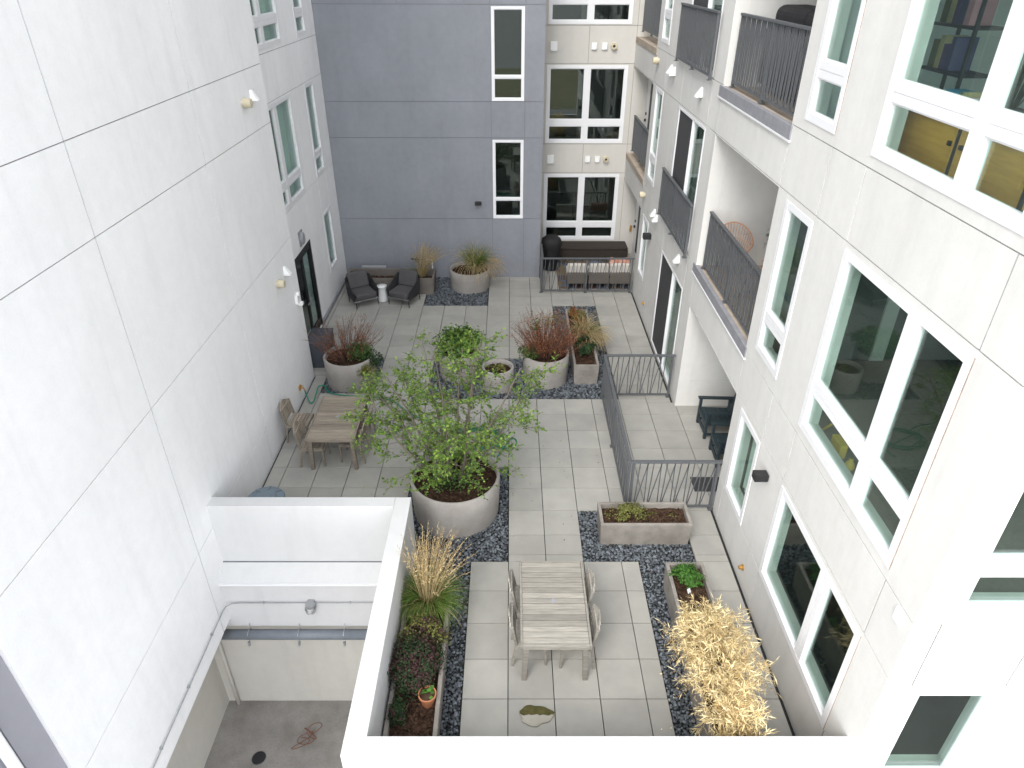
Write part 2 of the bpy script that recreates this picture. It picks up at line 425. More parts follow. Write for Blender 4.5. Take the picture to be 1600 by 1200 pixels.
def wall(name, mapf, u0, u1, z0, z1, T, openings, grooves, mats, parent, gw=0.013, gd=0.013, vk=1.0):
    us, zs = {u0, u1}, {z0, z1}
    for a, b, c, d in openings: us |= {a, b}; zs |= {c, d}
    G = []
    for k, c, a, b in grooves:
        a, b = max(a, u0 if k == 'h' else z0), min(b, u1 if k == 'h' else z1)
        r = (a, b, c - gw / 2, c + gw / 2) if k == 'h' else (c - gw * vk / 2, c + gw * vk / 2, a, b)
        G.append(r); us |= {r[0], r[1]}; zs |= {r[2], r[3]}
    us = sorted(x for x in us if u0 <= x <= u1); zs = sorted(x for x in zs if z0 <= x <= z1)
    us = [x for i, x in enumerate(us) if i == 0 or x - us[i - 1] > 1e-4]; zs = [x for i, x in enumerate(zs) if i == 0 or x - zs[i - 1] > 1e-4]
    nu, nz = len(us) - 1, len(zs) - 1
    D = np.zeros((nu, nz))
    uc = [(us[i] + us[i + 1]) / 2 for i in range(nu)]; zc = [(zs[i] + zs[i + 1]) / 2 for i in range(nz)]
    for i in range(nu):
        for j in range(nz):
            if any(a < uc[i] < b and c < zc[j] < d for a, b, c, d in openings): D[i, j] = T
            elif any(a < uc[i] < b and c < zc[j] < d for a, b, c, d in G): D[i, j] = gd
    mb = MB()
    def quad(p, m): mb.add(p, [(0, 1, 2, 3)], m)
    for i in range(nu):
        for j in range(nz):
            d = D[i, j]; a, b, c, e = us[i], us[i + 1], zs[j], zs[j + 1]
            if d < T:
                quad([mapf(a, c, d), mapf(b, c, d), mapf(b, e, d), mapf(a, e, d)], 1 if d > 0 else 0)
                quad([mapf(a, c, T), mapf(a, e, T), mapf(b, e, T), mapf(b, c, T)], 0)
            # sides towards +u and +z neighbours
            for (ii, jj, P) in ((i + 1, j, ((b, c), (b, e))), (i, j + 1, ((a, e), (b, e)))):
                d2 = D[ii, jj] if ii < nu and jj < nz else T
                if abs(d2 - d) > 1e-6:
                    lo, hi = min(d, d2), max(d, d2)
                    quad([mapf(*P[0], lo), mapf(*P[1], lo), mapf(*P[1], hi), mapf(*P[0], hi)], 0)
            if i == 0 and d < T: quad([mapf(a, c, d), mapf(a, e, d), mapf(a, e, T), mapf(a, c, T)], 0)
            if j == 0 and d < T: quad([mapf(a, c, d), mapf(b, c, d), mapf(b, c, T), mapf(a, c, T)], 0)
    return mb.build(name, mats, parent, recalc=False)

def mbox(mb, mapf, u0, u1, z0, z1, d0, d1, m=0):
    mb.box(mapf(u0, z0, d0), mapf(u1, z1, d1), m)

def window(parent, mapf, u0, u1, z0, z1, vm=(), rails=(), fw=0.09, mw=0.18, rw=0.18, d0=-0.012, curtain=None, cmat='curtain', name='window', fmat='vinyl', part_label=None):
    g = 0.002
    u0 += g; u1 -= g; z0 += g; z1 -= g
    mb = MB(); D = 0.075
    mbox(mb, mapf, u0, u0 + fw, z0, z1, d0, D); mbox(mb, mapf, u1 - fw, u1, z0, z1, d0, D)
    mbox(mb, mapf, u0 + fw, u1 - fw, z0, z0 + fw, d0 + .002, D - .002); mbox(mb, mapf, u0 + fw, u1 - fw, z1 - fw, z1, d0 + .002, D - .002)
    cols = [u0 + fw]
    for v in vm:
        # a mulled pair of frames with a fine line between them
        mbox(mb, mapf, v - mw / 2, v - .004, z0 + fw, z1 - fw, d0 + .005, D - .004)
        mbox(mb, mapf, v - .004, v + .004, z0 + fw, z1 - fw, d0 + .016, D - .006)
        mbox(mb, mapf, v + .004, v + mw / 2, z0 + fw, z1 - fw, d0 + .005, D - .004)
        cols += [v - mw / 2, v + mw / 2]
    cols.append(u1 - fw)
    rows = [z0 + fw]
    for r in rails: rows += [r - rw / 2, r + rw / 2]
    rows.append(z1 - fw)
    pn = MB()
    for i in range(0, len(cols), 2):
        a, b = cols[i], cols[i + 1]
        for r in rails:
            mbox(mb, mapf, a, b, r - rw / 2, r - .004, d0 + .008, D - .006)
            mbox(mb, mapf, a, b, r - .004, r + .004, d0 + .018, D - .008)
            mbox(mb, mapf, a, b, r + .004, r + rw / 2, d0 + .008, D - .006)
        for j in range(0, len(rows), 2):
            c, e = rows[j], rows[j + 1]
            s = 0.022   # inner sash lip
            mbox(mb, mapf, a, a + s, c, e, d0 + .03, D - .01); mbox(mb, mapf, b - s, b, c, e, d0 + .03, D - .01)
            mbox(mb, mapf, a + s, b - s, c, c + s, d0 + .031, D - .011); mbox(mb, mapf, a + s, b - s, e - s, e, d0 + .031, D - .011)
            mbox(pn, mapf, a + s * .5, b - s * .5, c + s * .5, e - s * .5, .044, .052)
    f = mb.build(name, M[fmat], parent)
    pn.build('pane', M['glass'], f)
    if curtain:
        cb = MB()
        for (a, b, dd) in curtain:
            n = max(6, int((b - a) / .035)); A = .018
            pts = [(a + (b - a) * k / n, dd + A * math.sin(k * 1.9) + A * .6 * math.sin(k * .7)) for k in range(n + 1)]
            for (p, q) in zip(pts, pts[1:]):
                cb.add([mapf(p[0], z0 + .03, p[1]), mapf(q[0], z0 + .03, q[1]), mapf(q[0], z1 - .03, q[1]), mapf(p[0], z1 - .03, p[1])], [(0, 1, 2, 3)])
                cb.add([mapf(p[0], z0 + .03, p[1] + .004), mapf(q[0], z0 + .03, q[1] + .004), mapf(q[0], z1 - .03, q[1] + .004), mapf(p[0], z1 - .03, p[1] + .004)], [(3, 2, 1, 0)])
        cb.build('curtain', M[cmat], f, recalc=False)
    if part_label: f['label'] = part_label
    return f

def room(parent, a, b, skip, m='room', name='interior_room'):
    """lining of a room: the five or fewer inner faces of a box, leaving out the sides in skip (they are outer walls)"""
    (x0, y0, z0), (x1, y1, z1) = a, b
    F = {'x0': [(x0, y0, z0), (x0, y1, z0), (x0, y1, z1), (x0, y0, z1)], 'x1': [(x1, y0, z0), (x1, y1, z0), (x1, y1, z1), (x1, y0, z1)],
         'y0': [(x0, y0, z0), (x1, y0, z0), (x1, y0, z1), (x0, y0, z1)], 'y1': [(x0, y1, z0), (x1, y1, z0), (x1, y1, z1), (x0, y1, z1)],
         'z0': [(x0, y0, z0), (x1, y0, z0), (x1, y1, z0), (x0, y1, z0)], 'z1': [(x0, y0, z1), (x1, y0, z1), (x1, y1, z1), (x0, y1, z1)]}
    mb = MB()
    for k, p in F.items():
        if k not in skip: mb.add(p, [(0, 1, 2, 3)])
    return mb.build(name, M[m], parent, recalc=False)

def railing(parent, p, q, z0, z1, step=0.085, w=0.018, dense=True, post=True):
    """metal railing from p to q (x, y): flat top rail, bottom rail, posts, slanting bars"""
    p, q = Vector((*p, 0)), Vector((*q, 0)); L = (q - p).length; d = (q - p) / L; n = Vector((-d.y, d.x, 0))
    def P(t, z): return p + d * t + Vector((0, 0, z))
    tr = MB(); tr.bar(P(-.03, z1), P(L + .03, z1), .062, .038); tr.build('top_rail', M['railing'], parent, bevel=.004)
    br = MB(); br.bar(P(.02, z0 + .075), P(L - .02, z0 + .075), .03, .034); br.build('bottom_rail', M['railing'], parent)
    if post:
        k = max(1, round(L / 1.7))
        for i in range(k + 1):
            t = .022 + (L - .044) * i / k
            mb = MB(); mb.bar(P(t, z0), P(t, z1 - .02), .042, .042, up=n)
            mb.bar(P(t, z0 + .003), P(t, z0 + .012), .09, .09, up=n)
            mb.build('post', M['railing'], parent)
    b = MB()
    za, zb = z0 + .09, z1 - .018
    if dense:
        k = int(L / step)
        for i in range(1, k):
            t = i * step
            s = (0, .035, -.03)[i % 3]
            b.bar(P(t + s, za), P(t - s * .3, zb), w, .03, up=d)
    else:
        mod = .232; k = int(L / mod) + 1
        for i in range(k + 1):
            for (ta, tb) in ((0.0, 0.018), (0.012, -.15), (.105, .07)):
                a, c = i * mod + ta + .03, i * mod + tb + .03     # top, bottom
                if c < .03:
                    f = (a - .03) / (a - c) if a > .03 else 0
                    if f <= 0: continue
                    zz = zb + (za - zb) * f; b.bar(P(.03, zz), P(a, zb), .016, .012, up=n); continue
                if a > L - .03 or c > L - .03: continue
                b.bar(P(c, za), P(a, zb), .016, .012, up=n)
    b.build('bars', M['railing'], parent)

# ------------------------------------------------------------------ ground, terrace
def flat(name, rects, z, m, th=0.0):
    mb = MB()
    for (x0, y0, x1, y1) in rects: mb.box((x0, y0, z - th), (x1, y1, z))
    return tag(mb.build(name, M[m]), kind='structure')
gm = MB(); gm.box((-600, -600, -4.2), (600, 600, -3.62)); tag(gm.build('ground', M['asphalt']), kind='structure')
flat('lawn', [(-80, -60, 80, -26)], -3.60, 'lawn', .015)
flat('road', [(-80, -22, 80, -12)], -3.60, 'concrete', .015)
rm = MB(); rm.box((-5.6, -6, -3.6), (-1.55, 8.2, -3.5)); tag(rm.build('ramp_floor', M['concrete']), kind='structure')

JX, JY, PW = -0.024, 5.548, 0.6105
REG = [(-1.53, 4.285, 3.565, 8.14), (-4.575, 8.14, 3.565, 13.9), (-5.01, 13.9, 3.565, 19.865), (0.945, 19.865, 4.08, 21.93),
       (3.0285, 9.31, 5.36, 12.73), (3.0285, 18.79, 4.08, 19.865)]
CUT = [(3.0285, 9.31, 3.7, 12.73), (3.0285, 18.79, 3.7, 19.865)]
BEDS = [(-1.53, 4.2, -0.634, 7.99), (-1.855, 7.99, JX, 10.43), (1.197, 7.99, 3.0285, 9.211), (2.09, 4.2, 3.0285, 7.99),
        (-1.855, 12.87, 2.418, 14.706), (1.197, 14.706, 2.418, 17.76), (-2.466, 17.76, -0.634, 19.9), (-4.3, 13.1, -3.08, 14.706)]
def sub(r, s):
    x0, y0, x1, y1 = r; a, b, c, d = s
    if c <= x0 or a >= x1 or d <= y0 or b >= y1: return [r]
    out = []
    if a > x0: out.append((x0, y0, a, y1)); x0 = a
    if c < x1: out.append((c, y0, x1, y1)); x1 = c
    if b > y0: out.append((x0, y0, x1, b))
    if d < y1: out.append((x0, d, x1, y1))
    return out
pv = MB()
for i in range(-9, 10):
    for j in range(-4, 28):
        cx0, cy0 = JX + i * PW, JY + j * PW
        for (a, b, c, d) in REG:
            r = (max(a, cx0), max(b, cy0), min(c, cx0 + PW), min(d, cy0 + PW))
            if r[2] - r[0] < .02 or r[3] - r[1] < .02: continue
            parts = [r]
            for s in BEDS + (CUT if a < 3 else []): parts = [t for q in parts for t in sub(q, s)]
            for (x0, y0, x1, y1) in parts:
                g = .0055; dz = U(-.0015, .0015)
                if x1 - x0 > .03 and y1 - y0 > .03: pv.box((x0 + g, y0 + g, -.045), (x1 - g, y1 - g, dz))
tag(pv.build('terrace_paving', M['paver'], bevel=.0025, seg=1), kind='structure')
ub = MB()
for r in ((-1.54, 4.2, 3.7, 8.05), (-5.1, 8.05, 3.7, 19.95), (0.85, 19.95, 4.2, 21.98), (3.7, 9.2, 5.45, 12.8), (3.7, 18.7, 4.2, 19.95)):
    ub.box((r[0], r[1], -.9), (r[2], r[3], -.052))
tag(ub.build('terrace_base', M['under']), kind='structure')

def ico():
    bm = bmesh.new(); bmesh.ops.create_icosphere(bm, subdivisions=2, radius=1)
    v = np.array([x.co[:] for x in bm.verts]); f = np.array([[y.index for y in x.verts] for x in bm.faces]); bm.free(); return v, f
IV, IF = ico()
rng = np.random.default_rng(5)
def pebbles(name, rect, s, label, holes=()):
    x0, y0, x1, y1 = rect
    vs, fs, o = [], [], 0
    for layer in (0, 1):
        xs = np.arange(x0 + s * .5 + layer * s * .5, x1 - s * .3, s); ys = np.arange(y0 + s * .5 + layer * s * .5, y1 - s * .3, s)
        for X in xs:
            for Y in ys:
                x, y = X + rng.uniform(-.4, .4) * s, Y + rng.uniform(-.4, .4) * s
                if any((h[0] - x) ** 2 + (h[1] - y) ** 2 < h[2] ** 2 if len(h) == 3 else h[0] < x < h[2] and h[1] < y < h[3] for h in holes): continue
                k = rng.uniform(.62, 1.15) * (1.0 if rng.random() > .12 else 1.35)
                R = np.array(Euler((rng.uniform(-.3, .3), rng.uniform(-.3, .3), rng.uniform(0, 6.3))).to_matrix())
                sc = np.array([s * .54 * k, s * .44 * k * rng.uniform(.8, 1.1), s * .34 * k])
                v = (IV * sc) @ R.T + np.array([min(max(x, x0 + s * .4), x1 - s * .4), min(max(y, y0 + s * .4), y1 - s * .4), -.040 + layer * .020 + rng.uniform(0, .014)])
                vs.append(v); fs.append(IF + o); o += len(IV)
    return tag(tri_mesh(name, np.concatenate(vs), np.concatenate(fs), M['pebble'], smooth=True), label, 'gravel', kind='stuff')
pebbles('river_pebbles', (-1.53, 4.29, -.634, 7.99), .047, 'dark rounded pebbles between the long left planter and the pavers', [(-1.5, 4.2, -.9, 7.2)])
pebbles('river_pebbles', (-1.855, 7.99, JX, 10.43), .048, 'dark pebble bed around the large tree planter', [(-.95, 9.3, .74), (-1.9, 7.9, -1.53, 8.16)])
pebbles('river_pebbles', (1.197, 7.99, 3.0285, 9.211), .048, 'dark pebbles around the planter in front of the grey fence', [(1.6, 8.4, 2.98, 8.88)])
pebbles('river_pebbles', (2.09, 4.29, 3.0285, 7.99), .047, 'dark pebble strip beside the straw covered planter', [(2.46, 4.5, 2.9, 7.5)])
pebbles('river_pebbles', (-1.855, 12.87, 2.418, 14.706), .056, 'dark pebble bed under the row of round planters', [(-.28, 13.43, .34), (.82, 13.8, .5), (-1.2, 14.0, .42), (1.48, 13.56, 2.0, 14.8)])
pebbles('river_pebbles', (1.197, 14.706, 2.418, 17.76), .06, 'dark pebbles around the long planter running away', [(1.48, 14.6, 2.0, 16.4)])
pebbles('river_pebbles', (-2.466, 17.76, -.634, 19.86), .062, 'dark pebble square by the grey wall', [(-1.2, 19.16, .56)])
pebbles('river_pebbles', (-4.3, 13.1, -3.08, 14.706), .058, 'dark pebbles under the left round planter with red twigs', [(-3.68, 13.68, .53)])

# ------------------------------------------------------------------ left white building
TOP = 18.0
lb = thing('white_building', 'tall white stucco building face with fine joint lines along the left of the terrace', 'building', (XL - .3, 9, 0))
HZ = (8.95, 6.70, 5.67, 3.38, .80)
gl_ = [('h', z, 4.06, 13.9) for z in HZ[:-1]] + [('h', .80, 4.06, 13.9)] + [('h', z, 1.2, 4.06) for z in (6.7, 5.67)]
gl_ += [('v', 7.37, -.95, TOP), ('v', 10.62, 0, TOP)]
wall('wall', map_left, 4.06, 13.9, -.95, TOP, .45, [], gl_, [M['white_stucco'], M['joint']], lb, vk=1.9)
wall('wall', map_left, 1.2, 4.06, 3.6, TOP, .45, [], gl_, [M['white_stucco'], M['joint']], lb, vk=1.9)
cl = MB()
for k in range(8):
    y1 = 4.055 - k * .36 if k else 4.055; y0 = 4.055 - (k + 1) * .36 + .012
    y1 = y1 if k == 0 else y1
    cl.box((XL - .12, y0, -3.55), (XL - .035, y1 - (.0 if k == 0 else 0), 3.6))
cl.build('cladding', M['cladding'], lb, bevel=.004)
cb = MB(); cb.box((XL - .4, 1.2, -3.55), (XL - .13, 4.05, 3.6)); cb.build('cladding_backing', M['under'], lb)
dp = MB(); dp.tube([(XL + .05, 3.56, -3.5), (XL + .05, 3.56, 3.5)], .05, 12); dp.build('downspout', M['vinyl'], lb, smooth=True)
wall('wall', map_left2, 13.9, YG, -.05, TOP, .25, [(14.9, 16.85, 3.5, 5.75), (18.1, 18.98, 3.5, 5.75), (14.9, 16.85, 6.78, 8.93), (18.1, 18.98, 6.78, 8.93),
     (18.1, 18.98, .85, 2.52), (15.0, 16.62, 0, 2.36)],
     [('h', z, 13.9, YG) for z in (6.70, 5.78, 3.46)] + [('v', u, 5.78, 6.7) for u in (14.88, 16.87, 18.08, 19.0)] + [('v', u, 2.5, 3.46) for u in (16.87, 18.08, 19.0)],
     [M['white_stucco'], M['joint']], lb)
for z0, z1, r in ((3.5, 5.75, 4.02), (6.78, 8.93, 7.28)):
    window(lb, map_left2, 14.9, 16.85, z0, z1, vm=(15.62,), rails=(r,), curtain=[(16.3, 16.8, .2)], part_label='wide window of four panes')
    window(lb, map_left2, 18.1, 18.98, z0, z1, rails=(r,), part_label='narrow two pane window')
window(lb, map_left2, 18.1, 18.98, .85, 2.52, part_label='single pane window near the ground')
dr = MB()
mbox(dr, map_left2, 15.002, 15.08, 0.002, 2.358, -.01, .1); mbox(dr, map_left2, 16.54, 16.618, 0.002, 2.358, -.01, .1); mbox(dr, map_left2, 15.08, 16.54, 2.28, 2.358, -.008, .098)
mbox(dr, map_left2, 15.77, 15.85, 0.02, 2.28, .01, .07)
for a, b in ((15.08, 15.77), (15.85, 16.54)):
    mbox(dr, map_left2, a, b, .02, .22, .012, .068); mbox(dr, map_left2, a, b, 2.16, 2.28, .012, .068)
do = dr.build('door', M['black'], lb, bevel=.003); tag(do, 'black double glass door')
dg = MB()
for a, b in ((15.08, 15.77), (15.85, 16.54)): mbox(dg, map_left2, a - .01, b + .01, .2, 2.17, .036, .044)
dg.build('pane', M['glass'], do)
dh = MB(); dh.tube([map_left2(15.72, .95, -.05), map_left2(15.72, 1.3, -.05)], .014, 8); dh.bar(map_left2(15.6, 1.02, -.03), map_left2(15.98, 1.02, -.03), .03, .03); dh.build('handle', M['galv'], do)
for z0, z1 in ((-.04, 3.0), (3.2, 6.3), (6.5, 9.03)):
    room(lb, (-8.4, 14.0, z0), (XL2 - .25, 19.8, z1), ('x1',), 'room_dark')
# wall that closes the step and the open end of the wing
sb = MB(); sb.box((XL2 - .25, 13.62, -.05), (XL - .452, 13.89, TOP)); sb.build('return_wall', M['white_stucco'], lb)
rf = MB(); rf.box((-12, 1.2, TOP + .003), (XL - .02, 20.2, TOP + .25)); rf.build('roof', M['flash'], lb)
for a, b in ((13.92, 15.0), (16.62, YG - .01)):
    fr = MB(); fr.box((XL2 + .01, a, .0), (XL2 + .055, b, .11)); fr.build('base_trim', M['flash'], lb)

def vent_tilt(parent, mapf, u, z, kind, m='vent_white'):
    mb = MB()
    if kind == 'hood':      # wedge hood open below
        w, h, d = .075, .175, .13
        mb.add([mapf(u - w, z - h / 2, -d), mapf(u + w, z - h / 2, -d), mapf(u + w, z - h / 2, 0.002), mapf(u - w, z - h / 2, .002), mapf(u - w * .55, z + h / 2, -.025), mapf(u + w * .55, z + h / 2, -.025), mapf(u + w * .55, z + h / 2, .002), mapf(u - w * .55, z + h / 2, .002)],
               [(0, 1, 2, 3), (4, 5, 6, 7), (0, 1, 5, 4), (1, 2, 6, 5), (2, 3, 7, 6), (3, 0, 4, 7)])
        return mb.build('vent_hood', M[m], parent, bevel=.008)
    if kind == 'cone':      # round exhaust cone
        pr = [(.062, 0), (.062, .03), (.088, .035), (.074, .15), (.06, .155)]
        n = 20; vs = []; fs = []
        for (r, dd) in pr:
            for k in range(n):
                a = 2 * math.pi * k / n; vs.append(mapf(u + r * math.cos(a), z + r * math.sin(a), -dd))
        for i in range(len(pr) - 1):
            for k in range(n): fs.append((i * n + k, i * n + (k + 1) % n, (i + 1) * n + (k + 1) % n, (i + 1) * n + k))
        fs.append(tuple(range((len(pr) - 1) * n, len(pr) * n)))
        mb.add(vs, fs)
        return mb.build('exhaust_cap', M[m], parent, bevel=0, smooth=False)
    if kind == 'pipe':      # short round flue with a dark mouth
        n = 20; vs = []; fs = []; pr = [(.10, 0), (.10, .02), (.085, .03), (.085, .1), (.04, .1), (.04, .02)]
        for (r, dd) in pr:
            for k in range(n):
                a = 2 * math.pi * k / n; vs.append(mapf(u + r * math.cos(a), z + r * math.sin(a), -dd))
        for i in range(len(pr) - 1):
            for k in range(n): fs.append((i * n + k, i * n + (k + 1) % n, (i + 1) * n + (k + 1) % n, (i + 1) * n + k))
        mb.add(vs, fs); o = mb.build('flue_pipe', M[m], parent)
        md = MB(); vs = [mapf(u + .041 * math.cos(2 * math.pi * k / n), z + .041 * math.sin(2 * math.pi * k / n), -.022) for k in range(n)]
        md.add(vs, [tuple(range(n))]); md.build('flue_mouth', M['black'], o)
        return o
    if kind == 'box':
        mbox(mb, mapf, u - .1, u + .1, z - .12, z + .12, -.07, .002); mbox(mb, mapf, u - .085, u + .085, z - .135, z - .12, -.06, 0)
        return mb.build('vent_box', M[m], parent, bevel=.006)
    if kind == 'small_box':
        mbox(mb, mapf, u - .075, u + .075, z - .085, z + .085, -.06, .002); mbox(mb, mapf, u - .06, u + .06, z - .1, z - .085, -.05, 0)
        return mb.build('vent_box', M[m], parent, bevel=.006)
vent_tilt(lb, map_left, 12.62, 6.22, 'cone', 'vent_cream'); vent_tilt(lb, map_left, 13.1, 6.27, 'hood')
vent_tilt(lb, map_left, 12.62, 2.86, 'cone', 'vent_cream'); vent_tilt(lb, map_left, 13.17, 2.92, 'hood')
sp = MB(); mbox(sp, map_left, 13.5, 13.68, 2.0, 2.2, -.06, .002); mbox(sp, map_left, 13.52, 13.6, 2.2, 2.27, -.1, -.02); mbox(sp, map_left, 13.6, 13.7, 1.93, 2.0, -.11, -.02); sp.build('sprinkler_head', M['vent_white'], lb, bevel=.008)

# ------------------------------------------------------------------ grey stair tower
gb = thing('gray_building', 'blue grey stucco stair tower closing the far end of the terrace', 'building', (-2, YG + 1, 0))
wall('wall', map_gray, XL2 - .25, .9, -.05, TOP + .4, .25, [(-.505, .37, 1.85, 4.09), (-.505, .37, 5.1, 7.36)],
     [('h', z, -5.2, .9) for z in (7.40, 5.085, 4.14, 1.845)] + [('v', x, a, b) for x in (-.53, .395) for a, b in ((-.05, 1.84), (4.1, 5.08), (7.4, 8.36))] + [('v', -2.9, 7.4, 8.3)],
     [M['gray_stucco'], M['joint_gray']], gb)
sw = MB(); sw.box((.652, YG + .252, -.05), (.897, YB + .3, TOP + .4)); sw.build('side_wall', M['gray_stucco'], gb)
window(gb, map_gray, -.505, .37, 5.1, 7.36, rails=(5.70,), fw=.06, rw=.06, part_label='upper tall two pane stair window')
window(gb, map_gray, -.505, .37, 1.85, 4.09, rails=(2.42,), fw=.06, rw=.06, part_label='lower tall two pane stair window')
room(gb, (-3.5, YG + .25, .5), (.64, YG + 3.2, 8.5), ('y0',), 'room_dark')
rf = MB(); rf.box((-12, 20.21, TOP + .41), (.9, 26, TOP + .6)); rf.box((-5.3, YG - .02, TOP + .41), (.9, 20.2, TOP + .6)); rf.build('roof', M['flash'], gb)

# ------------------------------------------------------------------ beige wing at the back
bb = thing('beige_building', 'beige stucco wing recessed beside the grey tower at the back', 'building', (2.4, YB + 1, 0))
BW = [(1.07, 3.45, .46, 2.62), (1.07, 3.45, 3.56, 5.76), (1.07, 3.45, 6.82, 8.95)]
wall('wall', map_beige, .9, 5.0, -.05, TOP, .25, BW,
     [('h', z, .9, 5) for z in (6.79, 5.80, 3.53, 2.655)] + [('v', 2.26, a, b) for a, b in ((2.66, 3.53), (5.8, 6.79))] + [('v', 3.62, 0, TOP)], [M['beige_stucco'], M['joint']], bb)
for (a, b, z0, z1), r, lab in zip(BW, (.98, 4.15, 7.41), ('ground floor window of four panes', 'middle window of four panes', 'top window of four panes')):
    window(bb, map_beige, a, b, z0, z1, vm=(2.265,), rails=(r,), mw=.16, part_label=lab)
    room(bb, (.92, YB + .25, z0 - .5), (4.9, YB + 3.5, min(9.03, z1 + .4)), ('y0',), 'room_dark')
for z in (6.26, 3.08):
    vent_tilt(bb, map_beige, 1.25, z, 'box'); vent_tilt(bb, map_beige, 2.41, z, 'small_box'); vent_tilt(bb, map_beige, 2.71, z, 'small_box'); vent_tilt(bb, map_beige, 2.98, z, 'pipe', 'vent_cream')
hb = MB(); hb.box((3.93, YB - .05, .75), (4.0, YB + .001, .95)); hb.build('wall_tap_box', M['brass'], bb, bevel=.006)
rf = MB(); rf.box((.91, YB, TOP + .003), (12, 28, TOP + .2)); rf.build('roof', M['flash'], bb)

# ------------------------------------------------------------------ right building
rb = thing('apartment_building', 'white apartment building with balconies and large windows along the right', 'building', (XR + 1.5, 10, 0))
BAL = (9.26, 12.6); END = (18.76, 21.95); SLD = (13.3, 15.6)
OP = []
for (z0, z1) in ((-.05, 2.42), (3.27, 5.72), (6.5, 8.95)): OP += [(*BAL, z0, z1), (*END, z0, z1 if z1 > 3 else 2.5)]
WIN = [('w1', 4.65, 7.06, 6.65, 8.93), ('w4', 4.65, 7.07, 3.36, 5.67), ('w6', 4.66, 7.07, .76, 2.38), ('w2', 7.97, 8.88, 6.66, 8.93), ('w3', 7.98, 8.9, 3.46, 5.66), ('w5', 8.0, 8.94, .77, 2.38),
       ('n0', 17.38, 18.3, 6.7, 8.93), ('n2', 17.4, 18.33, 3.46, 5.7), ('n1', 17.48, 18.3, .86, 2.5), ('s0', *SLD, 6.56, 8.93), ('s2', *SLD, 3.3, 5.69), ('s1', *SLD, .03, 2.48)]
OP += [w[1:] for w in WIN]
GV = []
for z in (8.97, 6.53, 5.74, 3.23, 2.45): GV += [('h', z, YF, YB)]
GV += [('h', .755, 4.11, 9.26)]
for y in (4.645, 7.08, 7.955, 9.245, 12.62, 13.28, 15.62, 17.37, 18.74):
    GV += [('v', y, 2.45, 3.23), ('v', y, 5.74, 6.53), ('v', y, 8.97, TOP)]
for y in (4.645, 7.08, 9.0): GV += [('v', y, 0, .755)]
GV = [g for g in GV if not (g[0] == 'v' and g[1] in (9.245, 12.62, 18.74) and False)]
# lintel joints stop at openings: horizontal joints lie clear of every opening
wall('wall', map_right, YF, YB, -.05, TOP, .25, OP, GV, [M['warm_dimmed_stucco'], M['joint']], rb, vk=1.7)
W = {w[0]: w[1:] for w in WIN}
window(rb, map_right, *W['w1'], vm=(5.545,), rails=(7.26,), part_label='large upper window with a shelf of books behind it')
WIN4 = window(rb, map_right, *W['w4'], vm=(5.545,), rails=(3.985,), part_label='large middle window mirroring the planters')
WIN6 = window(rb, map_right, *W['w6'], vm=(5.575,), part_label='ground floor window of two tall panes')
WIN2 = window(rb, map_right, *W['w2'], rails=(7.24,), curtain=[(8.0, 8.5, .3)], part_label='narrow upper window with a pale curtain')
window(rb, map_right, *W['w3'], rails=(4.03,), part_label='narrow middle window')
window(rb, map_right, *W['w5'], curtain=[(8.55, 8.9, .3)], part_label='narrow ground floor window')
window(rb, map_right, *W['n0'], rails=(7.3,)); window(rb, map_right, *W['n2'], rails=(4.05,)); window(rb, map_right, *W['n1'])
for k in ('s0', 's2', 's1'):
    window(rb, map_right, *W[k], vm=(14.3,), fw=.045, mw=.05, name='sliding_door', curtain=[(13.4, 15.5, .17)], cmat='curtain_dark')
    sd_ = [c for c in rb.children if c.name.startswith('sliding_door')][-1]
    sc_ = MB(); mbox(sc_, map_right, 14.33, W[k][1] - .05, W[k][2] + .05, W[k][3] - .05, .012, .02); sc_.build('insect_screen', M['screen'], sd_)
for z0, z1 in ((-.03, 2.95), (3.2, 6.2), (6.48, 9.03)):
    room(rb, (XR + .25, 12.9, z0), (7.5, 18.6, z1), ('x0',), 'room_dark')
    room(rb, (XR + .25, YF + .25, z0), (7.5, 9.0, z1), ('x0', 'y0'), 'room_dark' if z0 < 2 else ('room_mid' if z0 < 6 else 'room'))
for k_, wo in (('w2', WIN2), ('w4', WIN4), ('w6', WIN6)):
    a_, b_, c_, e_ = W[k_]; sl_ = MB(); mbox(sl_, map_right, a_ - .009, a_ + .001, c_, e_, -.006, .004); sl_.build('sealant', M['rust_line'], wo)
